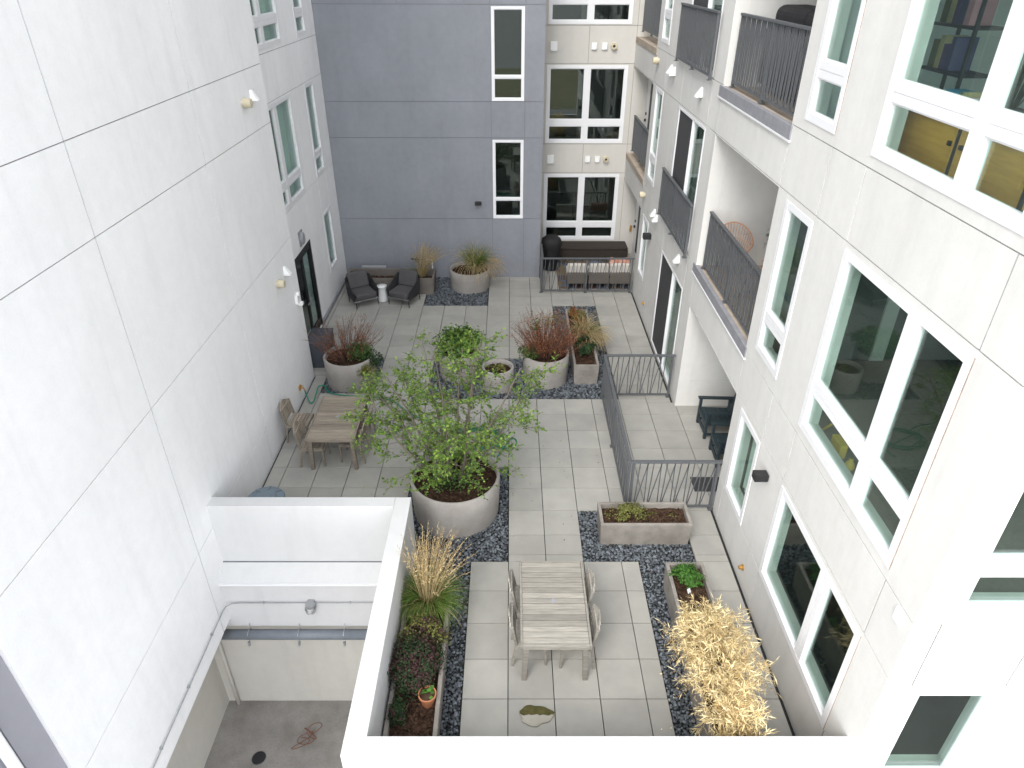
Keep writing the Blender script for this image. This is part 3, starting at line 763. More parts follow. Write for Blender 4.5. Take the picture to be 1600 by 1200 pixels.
# balcony recesses: floor, ceiling, back and side walls
for i, (z0, z1) in enumerate(((.0, 2.42), (3.27, 5.72), (6.5, 8.95))):
    x0, x1 = XR + .252, 5.4
    mb = MB(); y0, y1 = BAL
    mb.box((x1, y0 - .3, z0 - .12), (x1 + .2, y1 + .25, min(9.04, z1 + .25))); mb.box((x0, y0 - .25, z0 - .1), (x1, y0 + .003, z1 + .1))
    # far side wall in two panels with a joint between
    mb.box((x0, y1 - .003, z0 - .1), (x1, y1 + .2, z0 + .62)); mb.box((x0, y1 + .01, z0 + .62), (x1, y1 + .2, z0 + .635)); mb.box((x0, y1 - .003, z0 + .635), (x1, y1 + .2, z1 + .1))
    mb.box((x0, y0 + .003, z1 + .003), (x1, y1 - .003, z1 + .1))
    mb.build('balcony_wall', M['warm_dimmed_stucco'], rb)
    if i:
        fb = MB(); fb.box((XR + .004, y0 + .004, z0 - .08), (x1 - .004, y1 - .004, z0 + .006)); fb.build('balcony_floor', M['deck'], rb)
        fl = MB(); fl.box((XR - .02, y0 - .05, z0 - .16), (XR + .06, y1 + .14, z0 + .012)); fl.build('balcony_fascia', M['flash'], rb, bevel=.004)
        dr = MB(); dr.box((XR - .03, y0 - .07, z0 - .185), (XR + .003, y1 + .16, z0 - .162)); dr.build('drip_edge', M['vinyl'], rb)
        railing(rb, (XR + .10, y0 + .02), (XR + .10, y1 - .16), z0 + .02, z0 + 1.1)
    # corner unit at the far end
    x1 = 4.09; y0, y1 = END
    mb = MB(); mb.box((x1, y0 - .1, z0 - .1), (x1 + .2, y1 - .02, min(z1 + .15, 9.03))); mb.box((x0, y0 - .2, z0 - .1), (x1, y0 + .003, z1 + .1)); mb.box((x0, y0 + .003, z1 + .003), (x1 - .003, y1 - .01, z1 + .1))
    mb.build('balcony_wall', M['warm_dimmed_stucco'], rb)
    d = MB(); d.box((x1 - .05, 20.75, z0 + .02), (x1 + .01, 21.75, z0 + 2.25)); dd = d.build('door', M['vinyl'], rb, bevel=.004); dd['label'] = 'white door with a narrow dark glass'
    d = MB(); d.box((x1 - .058, 20.95, z0 + .35), (x1 - .04, 21.2, z0 + 2.1)); d.build('door_glass', M['black'], dd)
    d = MB(); d.box((x1 - .1, 21.55, z0 + 1.0), (x1 - .045, 21.62, z0 + 1.07)); d.box((x1 - .08, 21.55, z0 + 1.18), (x1 - .045, 21.62, z0 + 1.25)); d.build('handle', M['black'], dd)
    if i:
        fb = MB(); fb.box((XR + .004, y0 + .004, z0 - .08), (x1 - .054, y1 - .012, z0 + .006)); fb.build('balcony_floor', M['deck'], rb)
        fl = MB(); fl.box((XR - .02, y0 - .05, z0 - .14), (XR + .06, y1 - .015, z0 + .012)); fl.build('balcony_fascia', M['deck'], rb, bevel=.004)
        railing(rb, (XR + .08, y0 + .02), (XR + .08, 21.5), z0 + .16, z0 + 1.17)
for z in (3.2, 6.52): railing(rb, (XR - .09, 13.17), (XR - .09, 16.06), z, z + 1.07)
vent_tilt(rb, map_right, 18.36, 6.27, 'cone', 'vent_cream'); vent_tilt(rb, map_right, 16.75, 6.28, 'hood'); vent_tilt(rb, map_right, 16.45, 6.27, 'hood'); vent_tilt(rb, map_right, 13.92, 6.22, 'hood')
vent_tilt(rb, map_right, 18.37, 2.99, 'cone', 'vent_cream'); vent_tilt(rb, map_right, 16.85, 2.98, 'hood'); vent_tilt(rb, map_right, 16.55, 2.94, 'hood'); vent_tilt(rb, map_right, 13.93, 2.9, 'hood')
pl = MB(); mbox(pl, map_right, 4.25, 4.36, 3.04, 3.2, -.02, .002); pl.build('cover_plate', M['vinyl'], rb, bevel=.003)
for y, z in ((7.58, .3), (16.98, .44)):
    n = MB(); n.lathe([(.0, 0), (.05, 0), (.05, .015), (.03, .03), (.03, .07), (.0, .075)], 14, closed=False)
    o = n.v; n.v = [(XR - v[2], y + v[0], z + v[1]) for v in o]; n.build('drain_nozzle', M['brass'], rb)
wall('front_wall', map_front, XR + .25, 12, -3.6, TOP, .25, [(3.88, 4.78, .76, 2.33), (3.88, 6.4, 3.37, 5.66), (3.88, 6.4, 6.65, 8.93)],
     [('h', z, 3.6, 12) for z in (5.74, 3.23, 2.345)] + [('v', 3.878, a, b) for a, b in ((2.35, 3.23), (5.74, 6.5), (-.5, .75))] + [('v', 4.785, a, b) for a, b in ((2.35, 3.23), (-.5, .75))], [M['warm_dimmed_stucco'], M['under']], rb, gw=.016)
lw = MB(); lw.box((XR + .002, YF + .003, -3.6), (XR + .248, 9, -.052)); lw.build('lower_wall', M['warm_dimmed_stucco'], rb)
window(rb, map_front, 3.88, 4.78, .76, 2.33, d0=-.03, part_label='ground floor window facing the camera')
window(rb, map_front, 3.88, 6.4, 3.37, 5.66, vm=(5.1,), rails=(3.95,), d0=-.03, part_label='middle window facing the camera')
window(rb, map_front, 3.88, 6.4, 6.65, 8.93, vm=(5.1,), rails=(7.26,), d0=-.03)
rf = MB(); rf.box((XR - .02, YF - .02, TOP + .003), (12, YB - .01, TOP + .25)); rf.build('roof', M['flash'], rb)

# ------------------------------------------------------------------ parapet round the ramp well
pp = thing('parapet_wall', 'low white stucco parapet wrapping the ramp well and the near terrace edge', 'wall', (-1.65, 6, 0))
mb = MB(); mb.box((XL - .002, 7.93, -.06), (-1.772, 8.14, 1.232)); mb.build('back_wall', M['parapet_stucco'], pp, bevel=.006)
mb = MB(); mb.box((-1.77, 4.29, -3.5), (-1.53, 8.141, 1.231)); mb.build('side_wall', M['parapet_stucco'], pp, bevel=.006)
mb = MB(); mb.box((-1.771, 4.075, -3.5), (XR + .02, 4.288, 1.23)); mb.build('front_wall', M['parapet_stucco'], pp, bevel=.006)
mb = MB()
vs = [(XL, 7.63, -.13), (-1.77, 7.63, -.13), (-1.77, 7.928, .06), (XL, 7.928, .06), (XL, 7.63, -.2), (-1.77, 7.63, -.2), (-1.77, 7.928, -.2), (XL, 7.928, -.2)]
mb.add(vs, [(0, 1, 2, 3), (4, 5, 6, 7), (0, 1, 5, 4), (1, 2, 6, 5), (2, 3, 7, 6), (3, 0, 4, 7)]); mb.build('sloped_ledge', M['parapet_stucco'], pp)
mb = MB(); mb.box((XL, 7.917, .05), (-1.772, 7.929, .069)); mb.build('ledge_gap', M['joint_gray'], pp)
mb = MB(); mb.box((XL, 7.605, -.15), (-1.772, 7.635, -.12)); mb.build('ledge_flashing', M['vinyl'], pp)
mb = MB(); mb.box((XL - .7, 7.65, -1.15), (-1.772, 7.92, -.201)); mb.build('beam', M['well_stucco'], pp)
mb = MB(); mb.box((-5.6, 7.86, -3.5), (-1.772, 8.06, -1.1)); mb.build('lower_wall', M['cream_stucco'], pp)
mb = MB(); mb.box((-5.45, -5.9, -3.5), (-5.25, 7.858, -.8)); mb.build('ramp_side_wall', M['cream_stucco'], pp)
mb = MB(); mb.box((-5.3, 4.06, -.93), (XL - .455, 7.9, -.8)); mb.build('soffit', M['cream_stucco'], pp)
cp = MB(); cp.tube([(-5.05, 7.80, -3.5), (-5.05, 7.80, -1.1)], .032, 10); tag(cp.build('drain_pipe', M['cream_stucco'], smooth=True), 'cream painted pipe in the back corner of the ramp well', 'pipe')
pt = thing('steel_pipe', 'thick grey steel pipe hung under the beam in the ramp well', 'pipe', (-3.2, 7.56, -1.25))
mb = MB(); mb.tube([(-5.2, 7.56, -1.25), (-1.78, 7.56, -1.25)], .085, 20); mb.build('pipe', M['pipe_gray'], pt, smooth=True)
for x in (-4.33, -3.5, -2.75):
    mb = MB(); mb.tube([(x, 7.56 + .098 * math.cos(a), -1.25 + .098 * math.sin(a)) for a in np.linspace(-2.5, 2.5, 18)], .008, 6); mb.box((x - .012, 7.44, -1.40), (x + .018, 7.49, -1.32)); mb.bar((x, 7.60, -1.17), (x, 7.64, -1.08), .012, .012)
    mb.build('hanger', M['galv'], pt)
cd = MB(); cd.tube([(XL + .03, 1.3, -.56), (XL + .03, 7.45, -.56), (XL + .045, 7.55, -.56), (XL + .12, 7.61, -.56), (XL + .25, 7.625, -.56), (-1.775, 7.625, -.56)], .010, 8)
for y in (2.5, 4.2, 5.2, 6.1, 7.0): cd.box((XL + .001, y, -.578), (XL + .041, y + .02, -.542))
for x in (-4.0, -2.6): cd.box((x, 7.612, -.578), (x + .02, 7.648, -.542))
tag(cd.build('conduit', M['galv'], smooth=False), 'thin metal conduit running along the white wall and round the ramp well', 'conduit')
jl = thing('jelly_jar_light', 'small caged metal light fixed on the conduit in the ramp well', 'wall light', (-3.22, 7.6, -.6))
mb = MB(); mb.lathe([(.0, 0), (.075, 0), (.075, -.05), (.055, -.06), (.0, -.06)], 18, (-3.22, 7.57, -.52), closed=False); mb.box((-3.27, 7.6, -.6), (-3.17, 7.645, -.5)); mb.build('housing', M['galv'], jl)
mb = MB(); mb.lathe([(.05, 0), (.055, -.05), (.04, -.12), (.0, -.135)], 16, (-3.22, 7.55, -.585), closed=False); mb.build('globe', M['ceramic'], jl, smooth=True)
mb = MB()
for zz, r in ((-.6, .085), (-.66, .075)): mb.tube([(-3.22 + r * math.cos(a), 7.55 + r * math.sin(a), zz) for a in np.linspace(0, 2 * math.pi, 20)], .008, 5)
for k in range(6):
    a = k * math.pi / 3; mb.tube([(-3.22 + .085 * math.cos(a), 7.55 + .085 * math.sin(a), -.58), (-3.22 + .07 * math.cos(a), 7.55 + .07 * math.sin(a), -.68), (-3.22, 7.55, -.735)], .006, 5)
mb.build('cage', M['galv'], jl)
fd = MB(); fd.lathe([(.0, .012), (.11, .012), (.12, 0)], 22, (-4.36, 6.77, -3.497), closed=False); tag(fd.build('floor_drain', M['black']), 'round black drain cover in the ramp floor', 'drain')
wt = MB(); p = []
for k in range(80):
    t = k / 79; p.append((-3.72 + .16 * math.sin(t * 31) * (1 - .4 * t) + .25 * t, 7.0 + .33 * t + .13 * math.cos(t * 23), -3.49 + .02 * abs(math.sin(t * 17))))
wt.tube(p, .006, 5); tag(wt.build('wire_tangle', M['rust']), 'tangle of rusty wire lying on the ramp floor', 'wire')
# ------------------------------------------------------------------ fences on the terrace
fn = thing('metal_fence', 'grey metal fence with slanting bars enclosing the patio with the dark blue chairs', 'fence', (2.05, 9.25, 0))
railing(fn, (2.05, 9.25), (2.05, 12.96), 0, 1.06, dense=False)
railing(fn, (2.09, 12.96), (3.55, 12.96), 0, 1.06, dense=False)
railing(fn, (2.09, 9.25), (3.58, 9.25), 0, 1.06, dense=False)
fn2 = thing('metal_fence', 'grey metal fence at the far end in front of the wicker sofa', 'fence', (.9, 18.68, 0))
railing(fn2, (.88, 18.68), (3.55, 18.68), 0, 1.06, dense=False)
railing(fn2, (.93, 18.72), (.93, 19.84), 0, 1.06, dense=False)

# ------------------------------------------------------------------ planters
def soil_disc(parent, c, r, z):
    n, k = 30, 9; vs = [(c[0], c[1], z + .03)]; fs = []
    for i in range(1, k + 1):
        for j in range(n):
            a = 2 * math.pi * j / n; rr = r * i / k
            vs.append((c[0] + rr * math.cos(a), c[1] + rr * math.sin(a), z + U(-.012, .02) + .03 * (1 - i / k)))
    for j in range(n): fs.append((0, 1 + j, 1 + (j + 1) % n))
    mb = MB(); mb.add(vs, fs)
    q = []
    for i in range(k - 1):
        for j in range(n): q.append((1 + i * n + j, 1 + i * n + (j + 1) % n, 1 + (i + 1) * n + (j + 1) % n, 1 + (i + 1) * n + j))
    mb.f += q; mb.m += [0] * len(q)
    for _ in range(int(500 * r * r / .4)):
        a, rr = U(0, 6.28), r * math.sqrt(U(0, 1)) * .96
        clod(mb, (c[0] + rr * math.cos(a), c[1] + rr * math.sin(a), z + .02), U(.008, .024))
    return mb.build('soil', M['soil'], parent, recalc=False)
def clod(mb, c, s):
    a = U(0, 6.28); ca, sa = math.cos(a), math.sin(a)
    l, w, h = s * U(1, 2.2), s * U(.5, 1), s * U(.5, 1)
    vs = []
    for (x, y, z) in ((-l, 0, 0), (0, -w, 0), (l, 0, 0), (0, w, 0), (0, 0, h), (0, 0, -h)):
        vs.append((c[0] + x * ca - y * sa, c[1] + x * sa + y * ca, c[2] + z + U(-.3, .3) * h))
    mb.add(vs, [(0, 1, 4), (1, 2, 4), (2, 3, 4), (3, 0, 4), (1, 0, 5), (2, 1, 5), (3, 2, 5), (0, 3, 5)])
def round_planter(x, y, R, h, label, m='planter', group=None):
    t = thing('round_planter', label, 'planter', (x, y, 0), 0, group)
    mb = MB(); w = .055
    mb.lathe([(R * .95, -.04), (R * .965, .03), (R * .99, h * .6), (R, h - .012), (R - .012, h), (R - w + .01, h), (R - w, h - .012), (R - w - .005, h - .14)], 56, (x, y, 0), closed=False)
    o = mb.build('pot', M[m], t, smooth=True); 
    es = o.modifiers.new('split', 'EDGE_SPLIT'); es.split_angle = math.radians(50)
    soil_disc(t, (x, y), R - w - .002, h - .11)
    return t
round_planter(-.95, 9.28, .775, .76, 'largest round concrete planter holding the green multi stem tree')
round_planter(-3.68, 13.68, .57, .68, 'round concrete planter by the white wall with red twigs and green leaves')
round_planter(-.28, 13.43, .365, .52, 'small round concrete planter with hardly anything growing in it')
round_planter(.82, 13.81, .535, .68, 'round concrete planter filled with dense red twigs beside the long trough')
round_planter(-1.2, 14.02, .47, .62, 'round concrete planter behind the tree with a leafy green shrub')
round_planter(-1.2, 19.16, .60, .58, 'round concrete planter in front of the grey wall with fountain grass', 'planter')
def trough(x0, y0, x1, y1, h, label, m='planter_tan', w=.055, fill=.1, tp=.025):
    cx, cy = (x0 + x1) / 2, (y0 + y1) / 2
    t = thing('planter_trough', label, 'planter', (cx, cy, 0))
    mb = MB()
    o = [(x0 + tp, y0 + tp, -.04), (x1 - tp, y0 + tp, -.04), (x1 - tp, y1 - tp, -.04), (x0 + tp, y1 - tp, -.04), (x0, y0, h), (x1, y0, h), (x1, y1, h), (x0, y1, h),
         (x0 + w, y0 + w, h), (x1 - w, y0 + w, h), (x1 - w, y1 - w, h), (x0 + w, y1 - w, h), (x0 + w, y0 + w, h - .25), (x1 - w, y0 + w, h - .25), (x1 - w, y1 - w, h - .25), (x0 + w, y1 - w, h - .25)]
    fs = [(3, 2, 1, 0)]
    for i in range(4):
        j = (i + 1) % 4; fs += [(i, j, j + 4, i + 4), (i + 4, j + 4, j + 8, i + 8), (i + 8, j + 8, j + 12, i + 12)]
    fs.append((12, 13, 14, 15)); mb.add(o, fs)
    mb.build('trough', M[m], t, bevel=.008)
    sm = MB(); nx, ny = max(3, int((x1 - x0) / .08)), max(3, int((y1 - y0) / .08)); e = w + .002; vs = []
    for i in range(nx + 1):
        for j in range(ny + 1): vs.append((x0 + e + (x1 - x0 - 2 * e) * i / nx, y0 + e + (y1 - y0 - 2 * e) * j / ny, h - fill + U(-.02, .02)))
    sm.add(vs, [(i * (ny + 1) + j, (i + 1) * (ny + 1) + j, (i + 1) * (ny + 1) + j + 1, i * (ny + 1) + j + 1) for i in range(nx) for j in range(ny)])
    for _ in range(int(900 * (x1 - x0) * (y1 - y0))): clod(sm, (U(x0 + e + .02, x1 - e - .02), U(y0 + e + .02, y1 - e - .02), h - fill + .012), U(.008, .024))
    sm.build('soil', M['soil'], t, recalc=False)
    return t
trough(1.49, 8.36, 3.0, 8.93, .45, 'wide concrete trough in front of the grey fence with a low olive shrub')
trough(2.37, 4.45, 2.95, 7.50, .5, 'long concrete trough on the right under the straw coloured plant')
trough(-1.505, 4.42, -.86, 7.22, .5, 'long concrete trough along the parapet wall with heather and a terracotta pot')
trough(1.45, 13.5, 2.03, 16.48, .5, 'long concrete trough running away beside the red twig planter')
trough(-4.8, 18.52, -2.22, 19.3, .5, 'dark concrete trough behind the grey lounge chairs', 'planter_dark', fill=.22)

# ------------------------------------------------------------------ plants
def nrm(a): return a / np.maximum(np.linalg.norm(a, axis=-1, keepdims=True), 1e-9)
def leaves(name, P, N, size, m, parent, asp=.55, mi=None, aim=None, cup=.25, hang=.0):
    """one folded, pointed leaf (two quads) per point; long axis follows aim when given"""
    n = len(P); P = np.asarray(P); N = nrm(np.asarray(N))
    t = rng.normal(size=(n, 3)) if aim is None else np.asarray(aim) + rng.normal(size=(n, 3)) * .35
    t[:, 2] -= hang
    t = nrm(t - N * np.sum(t * N, 1, keepdims=True)); b = np.cross(N, t)
    s = np.broadcast_to(np.asarray(size), (n,))[:, None] * rng.uniform(.65, 1.3, (n, 1)); w = s * asp * .5
    V = np.stack([P, P + t * s * .45 + b * w + N * w * cup, P + t * s, P + t * s * .45 - b * w + N * w * cup, ], 1)
    V = np.concatenate([V, (P + t * s * .5)[:, None, :]], 1)       # 5 verts: base, left, tip, right, mid
    F = np.array([[0, 4, 1, 1], [0, 3, 4, 4], [4, 2, 1, 1], [4, 3, 2, 2]])[:, :3]
    F = np.array([[0, 4, 1], [0, 3, 4], [4, 2, 1], [4, 3, 2]])
    Fa = (F[None] + (np.arange(n) * 5)[:, None, None]).reshape(-1, 3)
    mm = None if mi is None else np.repeat(np.asarray(mi), 4)
    return tri_mesh(name, V.reshape(-1, 3), Fa, m, parent, mi=mm)
def blades(name, B, Dv, L, m, parent, w=.008, droop=.5, seg=5, mi=None, tip=.12):
    """arching grass blades from points B, starting along Dv, length L"""
    B = np.asarray(B, float); n = len(B); D = nrm(np.asarray(Dv, float)); L = np.broadcast_to(np.asarray(L, float), (n,))
    droop = np.broadcast_to(np.asarray(droop, float), (n,))
    side = nrm(np.cross(D, rng.normal(size=(n, 3)) * .3 + np.array([0, 0, 1.0])))
    P = B.copy(); d = D.copy(); pts = [P]; 
    for k in range(seg):
        d = d.copy(); d[:, 2] -= droop * (k + .3) / seg * .62; d = nrm(d)
        P = P + d * (L / seg)[:, None]; pts.append(P)
    rows = []
    for k, p in enumerate(pts):
        f = 1 - (1 - tip) * (k / seg) ** 1.5
        rows.append(np.stack([p - side * w * f / 2, p + side * w * f / 2], 1))
    V = np.stack(rows, 1).reshape(n, (seg + 1) * 2, 3)
    F = np.array([[2 * k, 2 * k + 1, 2 * k + 3, 2 * k + 2] for k in range(seg)])
    Fa = (F[None] + (np.arange(n) * (seg + 1) * 2)[:, None, None]).reshape(-1, 4)
    mm = None if mi is None else np.repeat(np.asarray(mi), seg)
    return tri_mesh(name, V.reshape(-1, 3), Fa, m, parent, mi=mm), pts, d
def fan(n, c, r, spread, bias=(0, 0, 0)):
    a = rng.uniform(0, 2 * np.pi, n); q = np.sqrt(rng.uniform(0, 1, n))
    B = np.stack([c[0] + r * q * np.cos(a), c[1] + r * q * np.sin(a), np.full(n, c[2])], 1)
    s = spread * (0.25 + .75 * q) * rng.uniform(.5, 1.2, n)
    D = np.stack([np.cos(a) * s + bias[0], np.sin(a) * s + bias[1], np.ones(n) + bias[2]], 1) + rng.normal(size=(n, 3)) * .08
    return B, D

def bend_path(p, d, L, n, up=.0, wob=.12):
    p = Vector(p); d = Vector(d).normalized(); out = [p.copy()]
    for i in range(n):
        d = (d + Vector((U(-wob, wob), U(-wob, wob), U(-wob, wob) + up))).normalized()
        p = p + d * (L / n); out.append(p.copy())
    return out
def at_path(path, t):
    x = t * (len(path) - 1); i = min(int(x), len(path) - 2); f = x - i
    return path[i].lerp(path[i + 1], f), (path[i + 1] - path[i]).normalized()

# the tree: many slender stems rising from the big planter, airy foliage
tr = thing('small_tree', 'airy multi stem tree with fresh green leaves growing in the largest planter', 'tree', (-.95, 9.3, .66))
st = MB(); LP, LN, LA = [], [], []
stems = []
for k in range(13):
    a = k * 2.399 + U(-.3, .3); tilt = U(.45, 1.05) if k else .05
    if k % 4 == 3: tilt = U(.08, .25)
    base = Vector((-.95 + .13 * math.cos(a), 9.32 + .11 * math.sin(a), .64))
    L = U(2.35, 2.75) * (1 - .24 * max(0, tilt - .3))
    path = bend_path(base, (math.cos(a) * tilt, math.sin(a) * tilt * .95, 1), L, 9, up=.02, wob=.10)
    r0 = U(.016, .026); st.tube(path, [r0 * (1 - .85 * i / 9) + .003 for i in range(10)], 7); stems.append(path)
    nb = RND.randint(11, 14)
    for b in range(nb):
        t = .16 + .82 * b / nb + U(-.03, .03); p, d = at_path(path, min(t, .99))
        aa = U(0, 6.28); out = Vector((math.cos(aa), math.sin(aa), U(-.05, .5)))
        rad = Vector((p.x + .95, p.y - 9.3, 0)); out = (out + rad * .65).normalized()
        bl = U(.40, .85) * (1.12 - .45 * t)
        bp = bend_path(p, out, bl, 5, up=.03, wob=.16)
        st.tube(bp, [.0065, .0055, .0045, .0035, .0028, .002], 4, caps=False)
        for w_ in range(RND.randint(9, 12)):
            q, dd = at_path(bp, U(.25, 1)); 
            tw = bend_path(q, (dd + Vector((U(-1, 1), U(-1, 1), U(-.45, .6)))), U(.14, .30), 3, wob=.2)
            st.tube(tw, .0018, 3, caps=False)
            for l_ in range(RND.randint(10, 15)):
                pp_, d3 = at_path(tw, U(.15, 1)); 
                LP.append(pp_ + Vector((U(-.02, .02), U(-.02, .02), U(-.02, .02)))); LN.append(Vector((U(-.8, .8), U(-.8, .8), 1))); LA.append(d3)
st.build('trunk', M['bark'], tr, recalc=False, smooth=True)
LP = np.array([v[:] for v in LP]); LN = np.array([v[:] for v in LN]); LA = np.array([v[:] for v in LA])
leaves('crown', LP, LN, rng.choice([.028, .040, .053], len(LP)), M['leaf'], tr, asp=.62, aim=LA, hang=.15)
n = 420; a = rng.uniform(0, 6.28, n); q = np.sqrt(rng.uniform(0, 1, n))
leaves('leaves', np.stack([-1.0 + .38 * q * np.cos(a), 9.12 + .26 * q * np.sin(a), .68 + rng.uniform(-.02, .20, n)], 1), np.stack([rng.normal(size=n) * .6, rng.normal(size=n) * .6, np.ones(n)], 1), .05, M['leaf_deep'], tr)

def smooth_path(p, n=4):
    p = [Vector(x) for x in p]; o = []
    for i in range(len(p) - 1):
        a, b, c, d = p[max(i - 1, 0)], p[i], p[i + 1], p[min(i + 2, len(p) - 1)]
        for k in range(n):
            t = k / n; o.append(.5 * ((2 * b) + (c - a) * t + (2 * a - 5 * b + 4 * c - d) * t * t + (3 * b - a - 3 * c + d) * t ** 3))
    return o + [p[-1]]

def twig_shrub(c, z, n, H, R, label, green, cap=.75, leafy=900):
    t = thing('red_twig_shrub', label, 'shrub', (c[0], c[1], z))
    mb = MB(); tips = []
    for k in range(n):
        a = U(0, 6.28); rr = R * math.sqrt(U(0, 1)); s = .85 * rr / R + U(-.08, .14)
        p = (c[0] + rr * math.cos(a) * .62, c[1] + rr * math.sin(a) * .62, z - .03)
        L = H * U(.55, 1.05); path = bend_path(p, (math.cos(a) * s, math.sin(a) * s, 1), L, 6, up=.012, wob=.12)
        r0 = U(.0035, .006); mb.tube(path, [r0, r0 * .95, r0 * .88, r0 * .78, r0 * .64, r0 * .5, r0 * .3], 4, caps=False)
        for b in range(RND.randint(2, 4)):
            q, d = at_path(path, U(.35, .95)); bp = bend_path(q, d + Vector((U(-.7, .7), U(-.7, .7), U(0, .3))), L * U(.15, .32), 3, wob=.08)
            mb.tube(bp, [.0028, .0024, .0018, .0012], 3, caps=False); tips += bp[1:]
        tips += path[3:]
    mb.build('twigs', M['red_twig'], t, recalc=False)
    T = np.array([p[:] for p in tips]); idx = rng.integers(0, len(T), leafy)
    P = T[idx] + rng.normal(size=(leafy, 3)) * .025
    leaves('dry_leaves', P, rng.normal(size=(leafy, 3)), .032, M['leaf_rust'], t)
    for j, (gc, gr, gn, gm, gs) in enumerate(green):
        d = rng.normal(size=(gn, 3)); d = nrm(d) * (rng.uniform(0, 1, (gn, 1)) ** .45) * np.array(gr)
        P = np.array(gc) + d; P[:, 2] += .05 * np.sin(P[:, 0] * 23) * np.cos(P[:, 1] * 19)
        leaves('leaves', P, d * np.array([1, 1, .6]) / np.array(gr) + np.array([0, 0, .7]) + rng.normal(size=(gn, 3)) * .45, gs, M[gm], t)
    return t
twig_shrub((-3.72, 13.72), .58, 130, 1.0, .42, 'thin spreading red twig shrub with green leaves, in the planter by the white wall',
           [((-3.42, 13.70, .78), (.34, .26, .22), 950, 'leaf_deep', .06), ((-3.12, 13.55, .62), (.26, .2, .16), 500, 'leaf_dark', .06), ((-3.22, 13.25, .52), (.24, .18, .14), 420, 'leaf_olive', .055)], leafy=800)
twig_shrub((.85, 13.85), .58, 300, .98, .44, 'dense rusty red twig shrub in the planter beside the long trough',
           [((.42, 13.70, .74), (.26, .24, .15), 480, 'leaf_deep', .065), ((.6, 14.2, 1.15), (.12, .12, .25), 60, 'leaf_deep', .07), ((1.02, 14.4, 1.2), (.3, .12, .22), 120, 'leaf_olive', .06)], leafy=3600)

def blob_shrub(name, c, r, n, m, size, label, cat='shrub', mix=None, stems=14, lump=.25):
    t = thing(name, label, cat, (c[0], c[1], c[2] - r[2] * .8))
    sb_ = MB()
    for k in range(stems):
        a = U(0, 6.28); q = U(.2, .9)
        sb_.tube(bend_path((c[0] + r[0] * .2 * math.cos(a), c[1] + r[1] * .2 * math.sin(a), c[2] - r[2]), (math.cos(a) * q * r[0], math.sin(a) * q * r[1], r[2] * 1.3), r[2] * 1.6, 5, wob=.12), [.008, .007, .006, .005, .004, .003], 5, caps=False)
    sb_.build('stems', M['bark_dark'], t, recalc=False)
    # leaves gathered in clumps over the shrub's volume
    k = max(8, n // 45); cc = nrm(rng.normal(size=(k, 3))) * (rng.uniform(.35, 1, (k, 1)) ** .5) * np.array(r); cc[:, 2] = np.abs(cc[:, 2]) * 1.0 - r[2] * .25
    idx = rng.integers(0, k, n); P = cc[idx] + rng.normal(size=(n, 3)) * np.array(r) * lump * .6
    Nn = P / np.array(r) + rng.normal(size=(n, 3)) * .5 + np.array([0, 0, .6])
    ms = [M[m]] if mix is None else [M[m], M[mix[0]]]
    mi = None if mix is None else (rng.random(k)[idx] < mix[1]).astype(int)
    leaves('foliage', P + np.array(c), Nn, size, ms, t, mi=mi)
    return t
blob_shrub('leafy_shrub', (-1.2, 13.96, .84), (.56, .48, .40), 2600, 'leaf', .085, 'round leafy bright green shrub behind the tree', mix=('leaf_deep', .4))
blob_shrub('low_shrub', (2.02, 8.68, .46), (.36, .19, .14), 1100, 'leaf_olive', .036, 'low olive green shrub in the wide trough by the fence')
blob_shrub('seedling', (2.72, 8.62, .41), (.05, .05, .07), 40, 'leaf_olive', .035, 'tiny seedling at the right end of the wide trough', 'plant', stems=3)
blob_shrub('herb', (2.66, 7.22, .52), (.24, .20, .15), 900, 'leaf_herb', .05, 'bright green herb clump at the far end of the right trough', 'plant')
blob_shrub('herb', (2.82, 6.38, .46), (.06, .10, .11), 130, 'leaf_herb', .045, 'small green sprig between the herb clump and the straw coloured plant', 'plant', stems=4)
blob_shrub('sprout', (-.22, 13.4, .48), (.16, .12, .10), 110, 'leaf_olive', .06, 'few green sprouts in the small round planter', 'plant', stems=5)
blob_shrub('dark_shrub', (1.74, 14.25, .62), (.24, .34, .20), 1300, 'leaf_dark', .05, 'dark green shrub in the trough below the arching grass', mix=('leaf_deep', .25))
blob_shrub('green_shrub', (1.72, 15.85, .62), (.22, .42, .22), 700, 'leaf_olive', .05, 'mixed olive shrub at the far end of the long trough', mix=('leaf_rust', .35))
blob_shrub('heather', (-1.22, 5.66, .62), (.33, .42, .28), 7500, 'leaf_purple', .036, 'dark purple heather in the left trough behind the terracotta pot', mix=('leaf_dark', .55), stems=40)
blob_shrub('heather', (-1.16, 6.12, .60), (.30, .28, .24), 2600, 'leaf_olive', .036, 'green and brown heather between the purple heather and the tall grass', mix=('leaf_purple', .3), stems=30)
blob_shrub('dark_heather', (-1.36, 5.02, .52), (.11, .20, .15), 1300, 'leaf_dark', .03, 'dark needled heather nearest the front wall in the left trough', mix=('leaf_purple', .2), stems=20)

